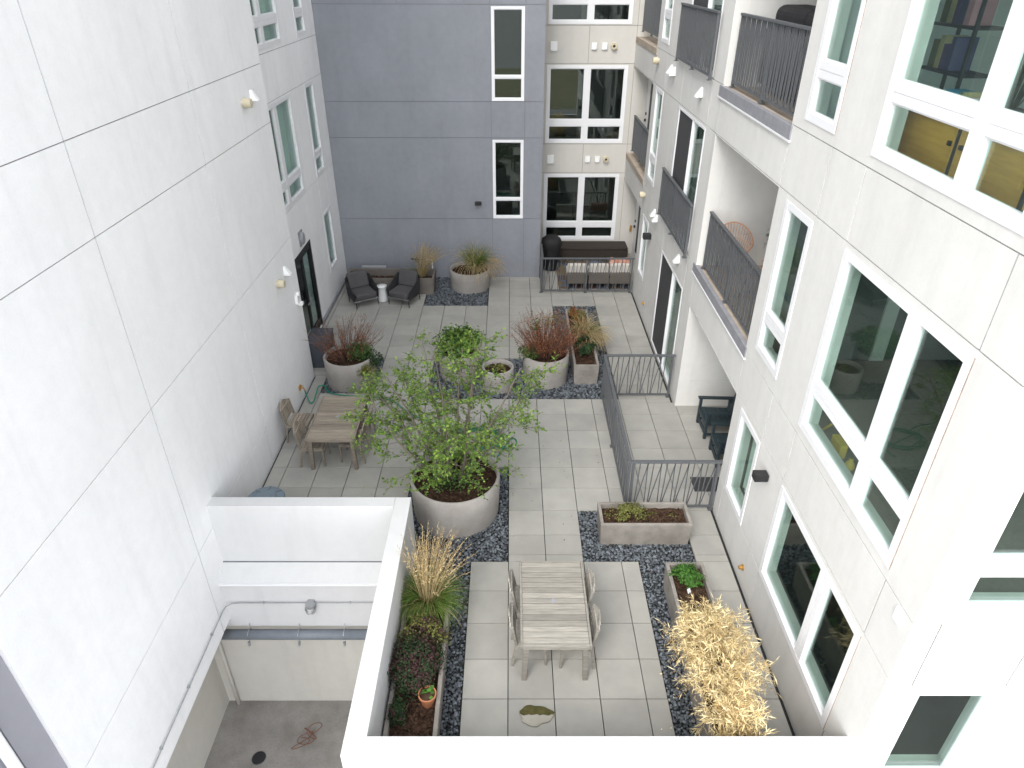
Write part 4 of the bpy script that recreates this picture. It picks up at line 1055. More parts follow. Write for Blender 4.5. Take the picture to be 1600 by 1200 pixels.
def fountain(name, c, label, n_green, n_tan, Lg, Lt, bias=(0, 0, 0), bt=(0, 0, 0), r=.14, droop=(1.1, .8), sp=(.9, .55), plume=True, w=.007):
    t = thing(name, label, 'grass', c)
    B, D = fan(n_green, c, r, sp[0], bias); k = rng.random(n_green) < .12
    blades('blades', B, D, Lg * rng.uniform(.6, 1.1, n_green), [M['grass_green'], M['grass_tan']], t, w=w, droop=droop[0] * rng.uniform(.6, 1.3, n_green), mi=k.astype(int))
    B, D = fan(n_tan, c, r * .8, sp[1], bt)
    o, pts, d = blades('stalks', B, D, Lt * rng.uniform(.72, 1.08, n_tan), M['grass_tan'], t, w=w * .75, droop=droop[1] * rng.uniform(.6, 1.3, n_tan), tip=.5)
    if plume:
        P, A = [], []
        for f in np.linspace(.0, 1, 9):
            for i in range(len(pts) - 3, len(pts) - 1):
                P.append(pts[i] * (1 - f) + pts[i + 1] * f); A.append(pts[i + 1] - pts[i])
        P, A = np.concatenate(P), np.concatenate(A); A = nrm(A)
        leaves('plumes', P, rng.normal(size=P.shape), .038, M['grass_tan'], t, asp=.25, aim=A * 2.2)
    return t
fountain('fountain_grass', (-1.17, 6.78, .42), 'tall fountain grass with upright pale plumes in the left trough', 1250, 170, .66, 1.12, bt=(.16, .12, .5), bias=(0, -.12, 0), sp=(1.0, .42), droop=(1.35, .55))
fountain('fountain_grass', (-1.02, 19.12, .50), 'fountain grass with green base and drooping tan plumes in the planter by the grey wall', 620, 190, .80, 1.0, bias=(.02, -.02, .2), bt=(.30, -.22, 0), sp=(.62, .85), droop=(.75, 1.5), w=.010)
fountain('fountain_grass', (-2.62, 18.95, .40), 'dry tan grass leaning right in the dark trough behind the lounge chairs', 30, 130, .6, .95, bias=(-.5, 0, 0), bt=(.30, .0, .3), sp=(.9, .5), droop=(.4, .45), w=.010)
fountain('fountain_grass', (1.80, 14.95, .44), 'golden arching grass spilling over the side of the long trough', 240, 380, .62, .80, bias=(.15, -.1, 0), bt=(.40, -.34, .1), sp=(.9, .85), droop=(1.1, 1.5), plume=False, w=.011)

# straw coloured dead bamboo: masses of narrow pale leaves
sg = thing('dry_bamboo', 'bright straw coloured dry bamboo covering the near end of the right trough', 'plant', (2.65, 5.4, .42))
sm = MB(); P, A = [], []
for k in range(300):
    y = 4.42 + 1.85 * U(0, 1) ** .9; xw = .40 if y < 6.0 else .26
    x = 2.57 + U(-1, 1) * xw * (.55 if y < 5.1 else 1.0)
    e = max(0, 1 - ((x - 2.57) / .62) ** 2)
    h_ = (.30 + .50 * math.sqrt(e)) * (1.0 if y < 5.9 else .7) * U(.45, 1.15)
    b = Vector((2.66 + (x - 2.66) * .35, y + U(-.12, .12), .40)); top = Vector((x + U(-.08, .08), y + U(-.1, .1), .42 + h_))
    mid = b.lerp(top, .5) + Vector((U(-.03, .03), U(-.03, .03), .10))
    tip_ = top + Vector(((x - 2.57) * .2 + U(-.1, .1), U(-.14, .14), U(-.12, .06)))
    path = smooth_path([b, mid, top, tip_], 4)
    n_ = len(path) - 1
    sm.tube(path, [.0042 * (1 - .75 * q / n_) for q in range(n_ + 1)], 4, caps=False)
    for br_ in range(RND.randint(4, 7)):
        q, d = at_path(path, U(.3, 1)); tw = bend_path(q, d + Vector((U(-1, 1), U(-1, 1), U(-.5, .6))), U(.08, .2), 3, wob=.25)
        sm.tube(tw, [.0016, .0013, .001, .0007], 3, caps=False)
        for l in range(RND.randint(9, 15)):
            q2, d2 = at_path(tw, U(.1, 1)); P.append(q2[:]); A.append((d2 + Vector((U(-.9, .9), U(-.9, .9), U(-.7, .4))))[:])
sm.build('canes', M['grass_tan'], sg, recalc=False)
P, A = np.array(P), np.array(A)
Nn = rng.normal(size=P.shape) * .8 + np.array([0, 0, .6])
mi_ = (rng.random(len(P)) < .12).astype(int)
leaves('foliage', P, Nn, rng.choice([.035, .05, .07, .10], len(P)), [M['straw'], M['leaf_rust2']], sg, asp=.095, aim=A * 1.3, cup=.2, mi=mi_)

# terracotta pot in the trough, plant tag, mossy gap stone
tp = thing('terracotta_pot', 'small terracotta pot with a green seedling set in the left trough', 'pot', (-1.02, 5.22, .4))
mb = MB(); mb.lathe([(.075, 0), (.10, .15), (.112, .152), (.115, .19), (.10, .192), (.095, .16), (.0, .155)], 24, (-1.02, 5.22, .405), closed=False); mb.build('pot', M['terracotta'], tp)
mb = MB(); mb.lathe([(.0, 0), (.096, 0)], 20, (-1.02, 5.22, .572), closed=False); mb.build('soil', M['soil'], tp, recalc=False)
leaves('seedling', np.array([-1.01, 5.23, .60]) + rng.normal(size=(14, 3)) * np.array([.03, .03, .025]), rng.normal(size=(14, 3)) * .4 + np.array([0, 0, 1]), .06, M['leaf_herb'], tp, asp=.8)
lbm = MB(); lbm.box((2.60, 6.98, .41), (2.66, 6.985, .48)); lbm.v = [(Matrix.Translation((2.63, 6.98, .44)) @ Matrix.Rotation(.6, 4, 'Z') @ Matrix.Rotation(-.6, 4, 'X') @ Matrix.Translation((-2.63, -6.98, -.44))) @ Vector(v) for v in lbm.v]
tag(lbm.build('plant_tag', M['vinyl'], bevel=.001), 'little white plant tag stuck in the soil by the green herb', 'plant tag')
rk = thing('mossy_stone', 'flat pale stone half covered in brown moss on the near pavers', 'stone', (.335, 5.3, 0))
def slab(pts, z0, z1, m, nm, jag):
    n = len(pts); mb = MB(); vs = [(x, y, z0) for x, y in pts] + [(x, y, z1 * .75) for x, y in pts] + [(.335 + (x - .335) * .86, 5.3 + (y - 5.3) * .86, z1 + U(-jag, jag)) for x, y in pts] + [(.335, 5.31, z1 + .006)]
    fs = []
    for i in range(n):
        j = (i + 1) % n; fs += [(i, j, n + j, n + i), (n + i, n + j, 2 * n + j, 2 * n + i), (2 * n + i, 2 * n + j, 3 * n)]
    mb.add(vs, fs); return mb.build(nm, M[m], rk)
out = []
for k in range(34):
    a = 2 * math.pi * k / 34; r = 1 + .09 * math.sin(3 * a + 1) + .06 * math.sin(7 * a) + U(-.035, .035)
    out.append((.335 + .215 * r * math.cos(a), 5.30 + .135 * r * math.sin(a)))
slab(out, .002, .035, 'stone', 'slab', .003)
mo = [(x, max(y, 5.298 + .012 * math.sin(x * 60))) for x, y in out]; slab([(x * .985 + .005, y + .002) for x, y in mo], .02, .047, 'moss', 'moss', .006)

# ------------------------------------------------------------------ dining tables and chairs
def make_table(label, m, loc):
    t = thing('dining_table', label, 'table', (0, 0, 0))
    W_, L_, H_ = .93, 1.49, .74
    mb = MB(); n = 15; y0 = -L_ / 2 + .035; st_ = (L_ - .07) / n
    for k in range(n): mb.box((-W_ / 2 + .034, y0 + k * st_ + .005, H_ - .022), (W_ / 2 - .034, y0 + (k + 1) * st_ - .005, H_ + U(-.001, .001)))
    mb.build('tabletop', M[m], t, bevel=.003, seg=1)
    mb = MB()
    for s in (-1, 1):
        mb.box((s * W_ / 2, -L_ / 2, H_ - .075), (s * (W_ / 2 - .03), L_ / 2, H_ + .002)); mb.box((-W_ / 2 + .031, s * L_ / 2, H_ - .075), (W_ / 2 - .031, s * (L_ / 2 - .03), H_ + .001))
        mb.box((-W_ / 2 + .05, s * .35 - .03, H_ - .06), (W_ / 2 - .05, s * .35 + .03, H_ - .026))
    mb.build('apron', M[m], t, bevel=.003)
    for sx in (-1, 1):
        for sy in (-1, 1):
            mb = MB(); mb.bar((sx * (W_ / 2 - .075), sy * (L_ / 2 - .075), H_ - .076), (sx * (W_ / 2 - .05), sy * (L_ / 2 - .05), 0), .075, .075, up=(0, 1, 0), taper=.85)
            mb.build('leg', M[m], t, bevel=.004)
    mb = MB(); mb.lathe([(.0, .004), (.042, .004), (.048, 0)], 4, (0, 0, H_ + .0015), closed=False); mb.build('umbrella_plug', M['flash'], t)
    t.location = loc
    return t
def make_chair(m, label):
    t = thing('dining_chair', label, 'chair', (0, 0, 0))
    mb = MB(); 
    for k in range(6): mb.box((-.205 + k * .07, -.225, .425), (-.143 + k * .07, .225, .445))
    mb.box((-.20, -.235, .385), (.21, -.21, .424)); mb.box((-.20, .21, .385), (.21, .235, .424)); mb.box((.19, -.209, .385), (.21, .209, .4235))
    mb.build('seat', M[m], t, bevel=.003, seg=1)
    mb = MB(); n = 7
    for k in range(n):
        y = -.215 + .43 * (k + .5) / n; hw = .43 / n / 2 - .003
        arch = .115 * (1 - (y / .225) ** 2); x0, x1 = -.205 - .02 * (1 - (y / .22) ** 2), -.285 - .03 * (1 - (y / .22) ** 2)
        zt0, zt1 = .76 + .115 * (1 - (max(-.22, y - hw) / .225) ** 2), .76 + .115 * (1 - (min(.22, y + hw) / .225) ** 2)
        th = .018
        vs = [(x0, y - hw, .52), (x0 + th, y - hw, .52), (x0 + th, y + hw, .52), (x0, y + hw, .52), (x1, y - hw, zt0), (x1 + th, y - hw, zt0), (x1 + th, y + hw, zt1), (x1, y + hw, zt1)]
        mb.add(vs, [(3, 2, 1, 0), (4, 5, 6, 7), (0, 1, 5, 4), (1, 2, 6, 5), (2, 3, 7, 6), (3, 0, 4, 7)])
    mb.bar((-.222, -.2, .55), (-.222, .2, .55), .02, .05); mb.bar((-.262, -.2, .74), (-.262, .2, .74), .02, .05)
    mb.build('backrest', M[m], t, bevel=.003, seg=1)
    for s in (-1, 1):
        mb = MB(); mb.bar((-.262, s * .215, .79), (-.198, s * .215, .43), .03, .04, up=(1, 0, 0)); mb.bar((-.198, s * .215, .43), (-.26, s * .215, 0), .032, .042, up=(1, 0, 0), taper=.8); mb.build('leg', M[m], t, bevel=.003)
        mb = MB(); mb.bar((.19, s * .205, .424), (.205, s * .205, 0), .036, .036, up=(1, 0, 0), taper=.8); mb.build('leg', M[m], t, bevel=.003)
    return t
make_table('pale weathered slatted table in the middle of the near patio', 'wood', (.605, 6.545, 0))
make_table('brown slatted table beside the left white wall', 'wood_brown', (-3.36, 11.075, 0))
PI = math.pi
c0 = make_chair('wood', 'pale slatted chair tucked under the near table on its left, nearer the camera'); c0['group'] = 'chairs at the near table'
c0.location = (.29, 6.27, 0)
GN, GF = 'chairs at the near table', 'chairs at the far table'
place(c0, (.285, 6.87, 0), .02, 'pale slatted chair at the near table on its left, farther from the camera', GN)
place(c0, (.90, 6.22, 0), PI, 'pale slatted chair at the near table on its right, nearer the camera', GN)
place(c0, (.89, 6.86, 0), PI + .02, 'pale slatted chair at the near table on its right, farther from the camera', GN)
c1 = make_chair('wood_brown', 'brown slatted chair pushed under the far table on its wall side'); c1['group'] = GF
c1.location = (-3.77, 10.66, 0); c1.rotation_euler = (0, 0, .03)
place(c1, (-4.23, 11.42, 0), -.05, 'brown slatted chair pulled out from the far table with its back to the white wall', GF)
place(c1, (-3.06, 10.78, 0), PI - .05, 'brown slatted chair at the far table on the tree side, nearer the camera', GF)
place(c1, (-3.02, 11.36, 0), PI + .06, 'brown slatted chair at the far table on the tree side, half hidden by leaves', GF)

# ------------------------------------------------------------------ lounge chairs and stool by the grey wall
def make_lounge(label):
    t = thing('lounge_chair', label, 'chair', (0, 0, 0)); t['group'] = 'lounge chairs'
    mb = MB(); mb.tube([(.33, -.34, .22), (.33, .34, .22), (-.30, .33, .22), (-.30, -.33, .22), (.33, -.34, .22)], .013, 8); mb.box((-.29, -.31, .215), (.32, .31, .235)); mb.build('frame', M['galv'], t)
    for x, y in ((.32, .32), (.32, -.32), (-.29, .31), (-.29, -.31)):
        mb = MB(); mb.tube([(x, y, .22), (x * 1.03, y * 1.03, 0)], [.014, .010], 8); mb.build('leg', M['black'], t)
    # wrapped rope shell: back and two sloping arms
    pr = []; N_ = 34
    for k in range(N_ + 1):
        f = k / N_
        if f < .3: g = f / .3; x, y, z, o = .32 - .60 * g, -.35, .46 + .26 * g ** 1.3, .02
        elif f < .7: g = (f - .3) / .4; x, y, z, o = -.30 - .07 * math.sin(PI * g), -.35 + .70 * g, .72 + .05 * math.sin(PI * g), .03
        else: g = (f - .7) / .3; x, y, z, o = -.28 + .60 * g, .35, .72 - .26 * g ** .8, .02
        pr.append((x, y, z))
    mb = MB(); th = .02; vs = []
    for (x, y, z) in pr:
        d = Vector((x, y, 0)).normalized() * th
        fl = 1.06 if x < 0 else 1.0
        vs += [(x, y, .21), (x * fl - .02 * (x < -.25), y * 1.04, z), (x * fl - d.x - .02 * (x < -.25), y * 1.04 - d.y, z), (x - d.x, y - d.y, .21)]
    fs = []
    for k in range(N_):
        a, b = 4 * k, 4 * k + 4
        fs += [(a, b, b + 1, a + 1), (a + 1, b + 1, b + 2, a + 2), (a + 2, b + 2, b + 3, a + 3), (a + 3, b + 3, b, a)]
    fs += [(0, 1, 2, 3), (4 * N_ + 3, 4 * N_ + 2, 4 * N_ + 1, 4 * N_)]
    mb.add(vs, fs); mb.build('rope_shell', M['rope'], t)
    mb = MB(); mb.tube([(x * (1.06 if x < 0 else 1), y * 1.04, z) for x, y, z in pr], .014, 8); mb.build('arm_rim', M['black'], t, smooth=True)
    mb = MB(); mb.box((-.27, -.30, .24), (.36, .30, .42)); o = mb.build('seat_cushion', M['charcoal'], t, bevel=.05, seg=4)
    mb = MB(); mb.box((-.09, -.29, 0), (.06, .29, .46), X=Matrix.Translation((-.20, 0, .41)) @ Matrix.Rotation(-.27, 4, 'Y')); mb.build('back_cushion', M['charcoal'], t, bevel=.05, seg=4)
    return t
l0 = make_lounge('dark grey lounge chair left of the white stool, nearer the white wall')
l0.location = (-4.19, 17.93, 0); l0.rotation_euler = (0, 0, math.atan2(-.85, .53))
l1 = place(l0, (-3.02, 18.02, 0), math.atan2(-.92, -.39), 'dark grey lounge chair right of the white stool, in front of the dry grass', 'lounge chairs')
stl = MB(); stl.lathe([(.0, .005), (.15, .005), (.155, .03), (.13, .2), (.115, .32), (.13, .42), (.145, .45), (.145, .465), (.0, .468)], 28, (-3.66, 18.1, 0), closed=False)
tag(stl.build('stool_table', M['ceramic'], smooth=True), 'white hourglass shaped stool between the two lounge chairs', 'side table')
pb = MB(); pb.box((-4.45, 19.32, .502), (-3.72, 19.46, .54))
tag(pb.build('wooden_ledge', M['lamp_gray'], bevel=.004), 'pale grey board resting behind the dark trough against the grey wall', 'board')
ip = thing('irrigation_pipe', 'black and white irrigation pipe bent over the end of the dark trough', 'pipe', (-2.4, 19.2, .5))
mb = MB(); mb.tube([(-2.95, 19.35, .78), (-2.62, 19.35, .76), (-2.52, 19.35, .76)], .02, 8); mb.tube([(-2.8, 19.35, .68), (-2.8, 19.35, .84)], .026, 8); mb.build('black_pipe', M['black'], ip)
mb = MB(); mb.tube([(-2.52, 19.35, .76), (-2.34, 19.35, .76), (-2.33, 19.35, .74), (-2.33, 19.35, .42)], .018, 8); mb.build('white_pipe', M['vent_white'], ip)

# ------------------------------------------------------------------ back patio: sofa, rug, grill, bench
rg = MB(); rg.box((1.45, 18.95, .003), (3.62, 21.2, .016)); tag(rg.build('patterned_rug', M['rug']), 'patterned outdoor rug under the wicker sofa on the far patio', 'rug')
so = thing('wicker_sofa', 'brown wicker sofa with pale cushions seen from behind the far fence', 'sofa', (2.6, 19.2, 0))
mb = MB()
for k in range(3):
    x0 = 1.68 + k * .63; mb.box((x0, 18.86, .2), (x0 + .605, 18.98, .52)); mb.box((x0, 18.985, .14), (x0 + .605, 19.65, .32))
mb.build('wicker_body', M['wicker'], so, bevel=.02)
for k in range(3):
    x0 = 1.68 + k * .63
    mb = MB(); mb.box((x0 + .01, 18.99, .33), (x0 + .595, 19.64, .47)); mb.build('seat_cushion', M['offwhite'], so, bevel=.03, seg=3)
    mb = MB(); mb.box((x0 + .01, 18.985, .48), (x0 + .595, 19.15, .75)); mb.build('back_cushion', M['offwhite'], so, bevel=.04, seg=3)
for x in (1.72, 2.3, 2.94, 3.5):
    for y in (18.9, 19.6):
        mb = MB(); mb.box((x, y, .003 if y < 18.94 else .017), (x + .04, y + .04, .2)); mb.build('leg', M['black'], so)
for k, (x, a, lab) in enumerate(((3.1, .2, 'orange patterned cushion leaning on the sofa, left one of the pair'), (3.38, -.15, 'orange patterned cushion at the right end of the sofa'))):
    mb = MB(); mb.box((-.17, -.055, -.16), (.17, .055, .16), X=Matrix.Translation((x, 19.23, .70)) @ Matrix.Rotation(a, 4, 'Y') @ Matrix.Rotation(-.3, 4, 'X'))
    tag(mb.build('throw_cushion', M['orange'], bevel=.045, seg=4), lab, 'cushion', 'orange cushions')
gr = MB(); gr.lathe([(.20, .02), (.25, .05), (.27, .5), (.31, .75), (.33, .86), (.30, 1.0), (.2, 1.08), (.0, 1.1)], 26, (1.28, 20.5, 0), closed=False)
gr.v = [(x + .012 * math.sin(z * 30 + x * 40), y + .012 * math.sin(z * 26 + y * 37), z) for x, y, z in gr.v]
tag(gr.build('covered_grill', M['black_cloth'], smooth=True), 'round grill under a black cover beside the bench on the far patio', 'grill')
bn = thing('wicker_bench', 'long dark wicker bench under the beige wing window on the far patio', 'bench', (2.7, 21.55, 0))
mb = MB(); mb.box((1.62, 21.2, .04), (3.82, 21.85, .36)); mb.build('bench_body', M['wicker_dark'], bn, bevel=.02)
mb = MB(); mb.box((1.63, 21.19, .365), (3.81, 21.84, .46)); mb.build('bench_cushion', M['wicker_dark'], bn, bevel=.04, seg=3)

# ------------------------------------------------------------------ dark blue patio chairs, doormat
def make_adirondack(label):
    t = thing('patio_armchair', label, 'chair', (0, 0, 0)); t['group'] = 'dark blue patio chairs'
    m = 'navy'
    mb = MB()
    for k in range(6): mb.bar((-.26 + k * .1, -.25, .40 - k * .008), (-.26 + k * .1, .25, .40 - k * .008), .088, .022)
    mb.build('seat', M[m], t, bevel=.003)
    mb = MB()
    for k in range(6):
        y = -.235 + .094 * k; mb.bar((.26, y, .36), (.47, y, 1.0 - .02 * abs(k - 2.5)), .078, .02, up=(1, 0, 0))
    mb.bar((.31, -.27, .5), (.31, .27, .5), .025, .06); mb.bar((.44, -.27, .88), (.44, .27, .88), .025, .06)
    mb.build('backrest', M[m], t, bevel=.003)
    for s in (-1, 1):
        mb = MB(); mb.bar((-.36, s * .29, .62), (.38, s * .29, .60), .09, .03); mb.build('arm', M[m], t, bevel=.003)
        mb = MB(); mb.bar((-.30, s * .29, 0), (-.30, s * .29, .605), .07, .05); mb.build('leg', M[m], t, bevel=.003)
        mb = MB(); mb.bar((.34, s * .29, 0), (.30, s * .29, .6), .07, .05); mb.build('leg', M[m], t, bevel=.003)
        mb = MB(); mb.bar((-.30, s * .262, .355), (.32, s * .262, .33), .022, .09); mb.bar((-.27, s * .29, .10), (.31, s * .29, .10), .025, .05); mb.build('side_rail', M[m], t)
    mb = MB(); mb.bar((-.31, -.25, .34), (-.31, .25, .34), .025, .1); mb.bar((-.30, -.26, .13), (-.30, .26, .13), .025, .09); mb.build('front_rail', M[m], t)
    return t
a0 = make_adirondack('dark blue slatted armchair on the right patio, farther from the camera'); a0.location = (4.27, 11.68, 0)
place(a0, (4.29, 10.72, 0), -.04, 'dark blue slatted armchair on the right patio, nearer the camera, half hidden', 'dark blue patio chairs')
dm = MB(); dm.box((3.4, 9.72, .003), (4.15, 10.12, .02)); tag(dm.build('doormat', M['mat']), 'dark doormat on the patio behind the near grey fence', 'doormat')

# ------------------------------------------------------------------ balcony furniture
def make_rattan(label):
    t = thing('rattan_chair', label, 'chair', (0, 0, 0)); t['group'] = 'copper rattan chairs'
    mb = MB(); N_ = 26; rim = []; low = []
    for k in range(N_ + 1):
        f = k / N_ * 2 - 1; a = f * 2.1
        rim.append((-.02 - .34 * math.cos(a), .34 * math.sin(a), .62 + .28 * max(0, math.cos(a))))
        low.append((-.0 - .24 * math.cos(a), .25 * math.sin(a), .42))
    mb.tube(rim, .013, 8)
    for k in range(0, N_ + 1): mb.tube([rim[k], tuple((p + q) / 2 * 1.02 for p, q in zip(rim[k], low[k])), low[k]], .006, 5, caps=False)
    mb.tube([tuple(.45 * p + .55 * q for p, q in zip(r, l)) for r, l in zip(rim, low)], .006, 5)
    mb.build('backrest', M['copper'], t, recalc=False, smooth=True)
    mb = MB(); mb.lathe([(.0, .42), (.25, .42), (.265, .44), (.24, .455), (.0, .455)], 24, closed=False); mb.build('seat', M['copper'], t)
    mb = MB(); mb.box((-.19, -.19, .46), (.19, .19, .51)); mb.build('cushion', M['charcoal'], t, bevel=.02)
    for sx in (-1, 1):
        for sy in (-1, 1):
            mb = MB(); mb.tube([(sx * .16, sy * .16, .42), (sx * .24, sy * .22, 0)], .011, 6); mb.build('leg', M['black'], t)
    return t
r0 = make_rattan('copper rattan chair on the middle balcony, farther one, by the pale side wall'); r0.location = (4.12, 12.12, 3.277); r0.rotation_euler = (0, 0, -1.75)
place(r0, (4.28, 10.95, 3.277), PI * .75, 'copper rattan chair on the middle balcony, nearer one, below the green plant', 'copper rattan chairs')
bp_ = thing('potted_plant', 'leafy potted plant on a stand on the middle balcony', 'plant', (4.75, 11.75, 3.277))
mb = MB(); mb.lathe([(.1, .02), (.13, .5), (.14, .62), (.12, .62), (.0, .6)], 20, (4.75, 11.75, 3.277), closed=False); mb.build('pot', M['ceramic'], bp_)
n = 160; d = nrm(rng.normal(size=(n, 3))); leaves('foliage', np.array([4.75, 11.75, 4.12]) + d * np.array([.2, .2, .22]) * rng.uniform(.3, 1, (n, 1)), d + np.array([0, 0, .8]), .11, M['leaf_deep'], bp_, asp=.35)
cg = thing('covered_barbecue', 'wide barbecue under a black cover on the top balcony', 'grill', (4.4, 11.4, 6.507))
mb = MB(); mb.box((4.06, 10.35, 6.62), (4.66, 12.3, 7.42)); mb.build('skirt', M['black_cloth'], cg, bevel=.04, seg=3)
mb = MB(); mb.box((4.08, 10.62, 7.40), (4.64, 12.05, 7.76)); mb.build('hood', M['black_cloth'], cg, bevel=.13, seg=4)

# ------------------------------------------------------------------ wall lamps, bins, tap, hose
def lamp_box(x, y, z, dx, dy, dz, label, m='black'):
    t = thing('wall_lamp', label, 'wall lamp', (x, y, z))
    mb = MB(); mb.box((x - dx / 2, y - dy / 2, z - dz / 2), (x + dx / 2, y + dy / 2, z + dz / 2)); mb.build('housing', M[m], t, bevel=.006)
    mb = MB(); mb.box((x - dx * .36, y - dy * .36, z - dz / 2 - .008), (x + dx * .36, y + dy * .36, z - dz / 2 + .002)); mb.build('lens', M['lamp_gray'], t)
lamp_box(XR - .11, 7.52, 2.16, .19, .14, .11, 'black box lamp on the right building between the lower windows')
lamp_box(XR - .10, 17.05, 2.30, .20, .18, .13, 'black box lamp near the far end of the right building')
lamp_box(-.94, YG - .06, 2.31, .19, .12, .09, 'small black lamp on the grey tower beside the lower window')
t = thing('wall_lamp', 'grey oval bulkhead lamp above the black glass door', 'wall lamp', (XL2, 15.9, 2.66))
mb = MB(); n_ = 24
pr = [(.13, .0), (.13, .05), (.105, .09), (.0, .1)]
vs = [(XL2 + d, 15.9 + r * math.cos(2 * PI * k / n_), 2.64 + r * 1.25 * math.sin(2 * PI * k / n_)) for r, d in pr[:3] for k in range(n_)]
fs = [(i * n_ + k, i * n_ + (k + 1) % n_, (i + 1) * n_ + (k + 1) % n_, (i + 1) * n_ + k) for i in range(2) for k in range(n_)] + [tuple(range(2 * n_, 3 * n_))]
mb.add(vs, fs); mb.build('diffuser', M['lamp_gray'], t)
mb = MB(); mb.box((XL2, 15.75, 2.46), (XL2 + .03, 16.05, 2.82)); mb.build('base', M['flash'], t, bevel=.01)
br = thing('round_bin', 'blue grey round bin with a domed lid behind the parapet wall', 'bin', (-4.02, 8.62, 0))
mb = MB(); mb.lathe([(.25, .003), (.29, .74), (.0, .74)], 32, (-4.02, 8.62, 0), closed=False); mb.build('barrel', M['bin_blue'], br, smooth=False)
mb = MB(); mb.lathe([(.31, .72), (.315, .77), (.30, .79), (.18, .815), (.17, .83), (.0, .84)], 32, (-4.02, 8.62, 0), closed=False)
for k in range(8):
    a = k * PI / 4; mb.bar((-4.02 + .19 * math.cos(a), 8.62 + .19 * math.sin(a), .815), (-4.02 + .29 * math.cos(a), 8.62 + .29 * math.sin(a), .797), .03, .02)
mb.build('lid', M['bin_blue'], br)
for k, (x, y, w, h, lab) in enumerate(((-4.55, 14.45, .5, .62, 'dark blue grey box against the wall corner, nearer one, behind the red twig planter'), (-4.66, 15.05, .5, .5, 'dark blue grey box against the wall corner, farther one, next to the glass door'))):
    t = thing('deck_box', lab, 'box', (x, y, 0)); mb = MB(); mb.box((x - w / 2, y - .22, .004), (x + w / 2, y + .22, h)); mb.build('body', M['slate_box'], t, bevel=.015)
    mb = MB(); mb.box((x - w / 2 - .012, y - .235, h + .002), (x + w / 2 + .012, y + .235, h + .05)); mb.build('lid', M['slate_box'], t, bevel=.015)
tpf = MB(); tpf.box((XL - .001, 12.72, .30), (XL + .03, 12.82, .40)); tpf.tube([(XL + .02, 12.77, .35), (XL + .09, 12.77, .35), (XL + .11, 12.77, .29)], .016, 8); tpf.tube([(XL + .06, 12.77, .41), (XL + .06, 12.77, .35)], .008, 6); tpf.tube([(XL + .02, 12.77, .41), (XL + .10, 12.77, .41)], .008, 6)
tag(tpf.build('wall_tap', M['brass']), 'brass hose tap low on the left white wall above the brown table', 'tap')
h = MB(); pts = [(XL + .11, 12.77, .28), (XL + .16, 12.72, .12), (XL + .22, 12.66, .03), (XL + .28, 12.72, .03), (XL + .30, 12.95, .12), (XL + .30, 13.15, .14), (XL + .42, 13.22, .12), (-4.05, 13.06, .03), (-3.6, 12.96, .02), (-3.1, 12.93, .02), (-2.6, 12.75, .017), (-2.2, 12.3, .017), (-1.7, 11.95, .017), (-1.2, 11.8, .017)]
cx, cy = -.62, 11.33
for k in range(150):
    a = 2.3 - k * .25; r = .40 + .05 * math.sin(k * .31) + .03 * math.sin(k * .83)
    pts.append((cx + r * math.cos(a) + .02 * math.sin(k * .17), cy + .85 * r * math.sin(a), .017 + .022 * (k % 25) / 25 + .018 * (k // 50)))
pts += [(-.1, 11.0, .03), (.1, 11.1, .017), (.12, 11.3, .017), (.02, 11.35, .017), (-.1, 11.1, .017), (-.25, 10.75, .017)]
h.tube(smooth_path(pts), .0145, 7); tag(h.build('garden_hose', M['hose'], smooth=True), 'green garden hose running from the wall tap to a coil beside the tree planter', 'hose')

# ------------------------------------------------------------------ things seen through the windows
sbz = 6.49
cbt = thing('oak_cabinet', 'yellow oak cabinet standing behind the large upper window', 'cabinet', (4.3, 6.5, sbz))
for a, b in ((5.45, 6.47), (6.5, 7.52)):
    mb = MB(); mb.box((4.08, a, sbz + .10), (4.48, b, sbz + .53)); mb.build('door', M['cabinet'], cbt, bevel=.004)
    mb = MB(); mb.box((4.055, (a + .06 if a > 6 else b - .1), sbz + .36), (4.079, (a + .1 if a > 6 else b - .06), sbz + .40)); mb.build('handle', M['black'], cbt)
mb = MB()
for y in (5.42, 6.485, 7.55): mb.bar((4.08, y, sbz + .01), (4.08, y, sbz + .53), .025, .03); mb.bar((4.48, y, sbz + .01), (4.48, y, sbz + .53), .025, .03)
mb.box((4.06, 5.4, sbz + .533), (4.5, 7.57, sbz + .56)); mb.box((4.07, 5.44, sbz + .06), (4.48, 7.53, sbz + .095)); mb.build('frame', M['black'], cbt)
shf = thing('ladder_shelf', 'black metal ladder shelf with books behind the large upper window', 'shelf', (4.45, 7.9, sbz))
mb = MB()
for y in (7.14, 7.92):
    for x in (4.32, 4.62): mb.bar((x, y, sbz + .565), (x, y, sbz + 2.3), .03, .03)
for z in (.86, 1.27, 1.68): mb.box((4.31, 7.14, sbz + z), (4.63, 7.92, sbz + z + .025))
mb.build('frame', M['black'], shf)
M['dark_book'] = M['blueglass']
col_word = dict(purple_book='purple', cream_book='cream', olive_book='olive', dark_book='navy', blue_book='blue', white_book='white', pink_book='pink')
bk = dict(bottom=['olive_book', 'cream_book', 'purple_book', 'dark_book'], middle=['olive_book', 'cream_book', 'purple_book', 'dark_book', 'pink_book'], top=['olive_book', 'cream_book', 'dark_book', 'purple_book', 'blue_book'])
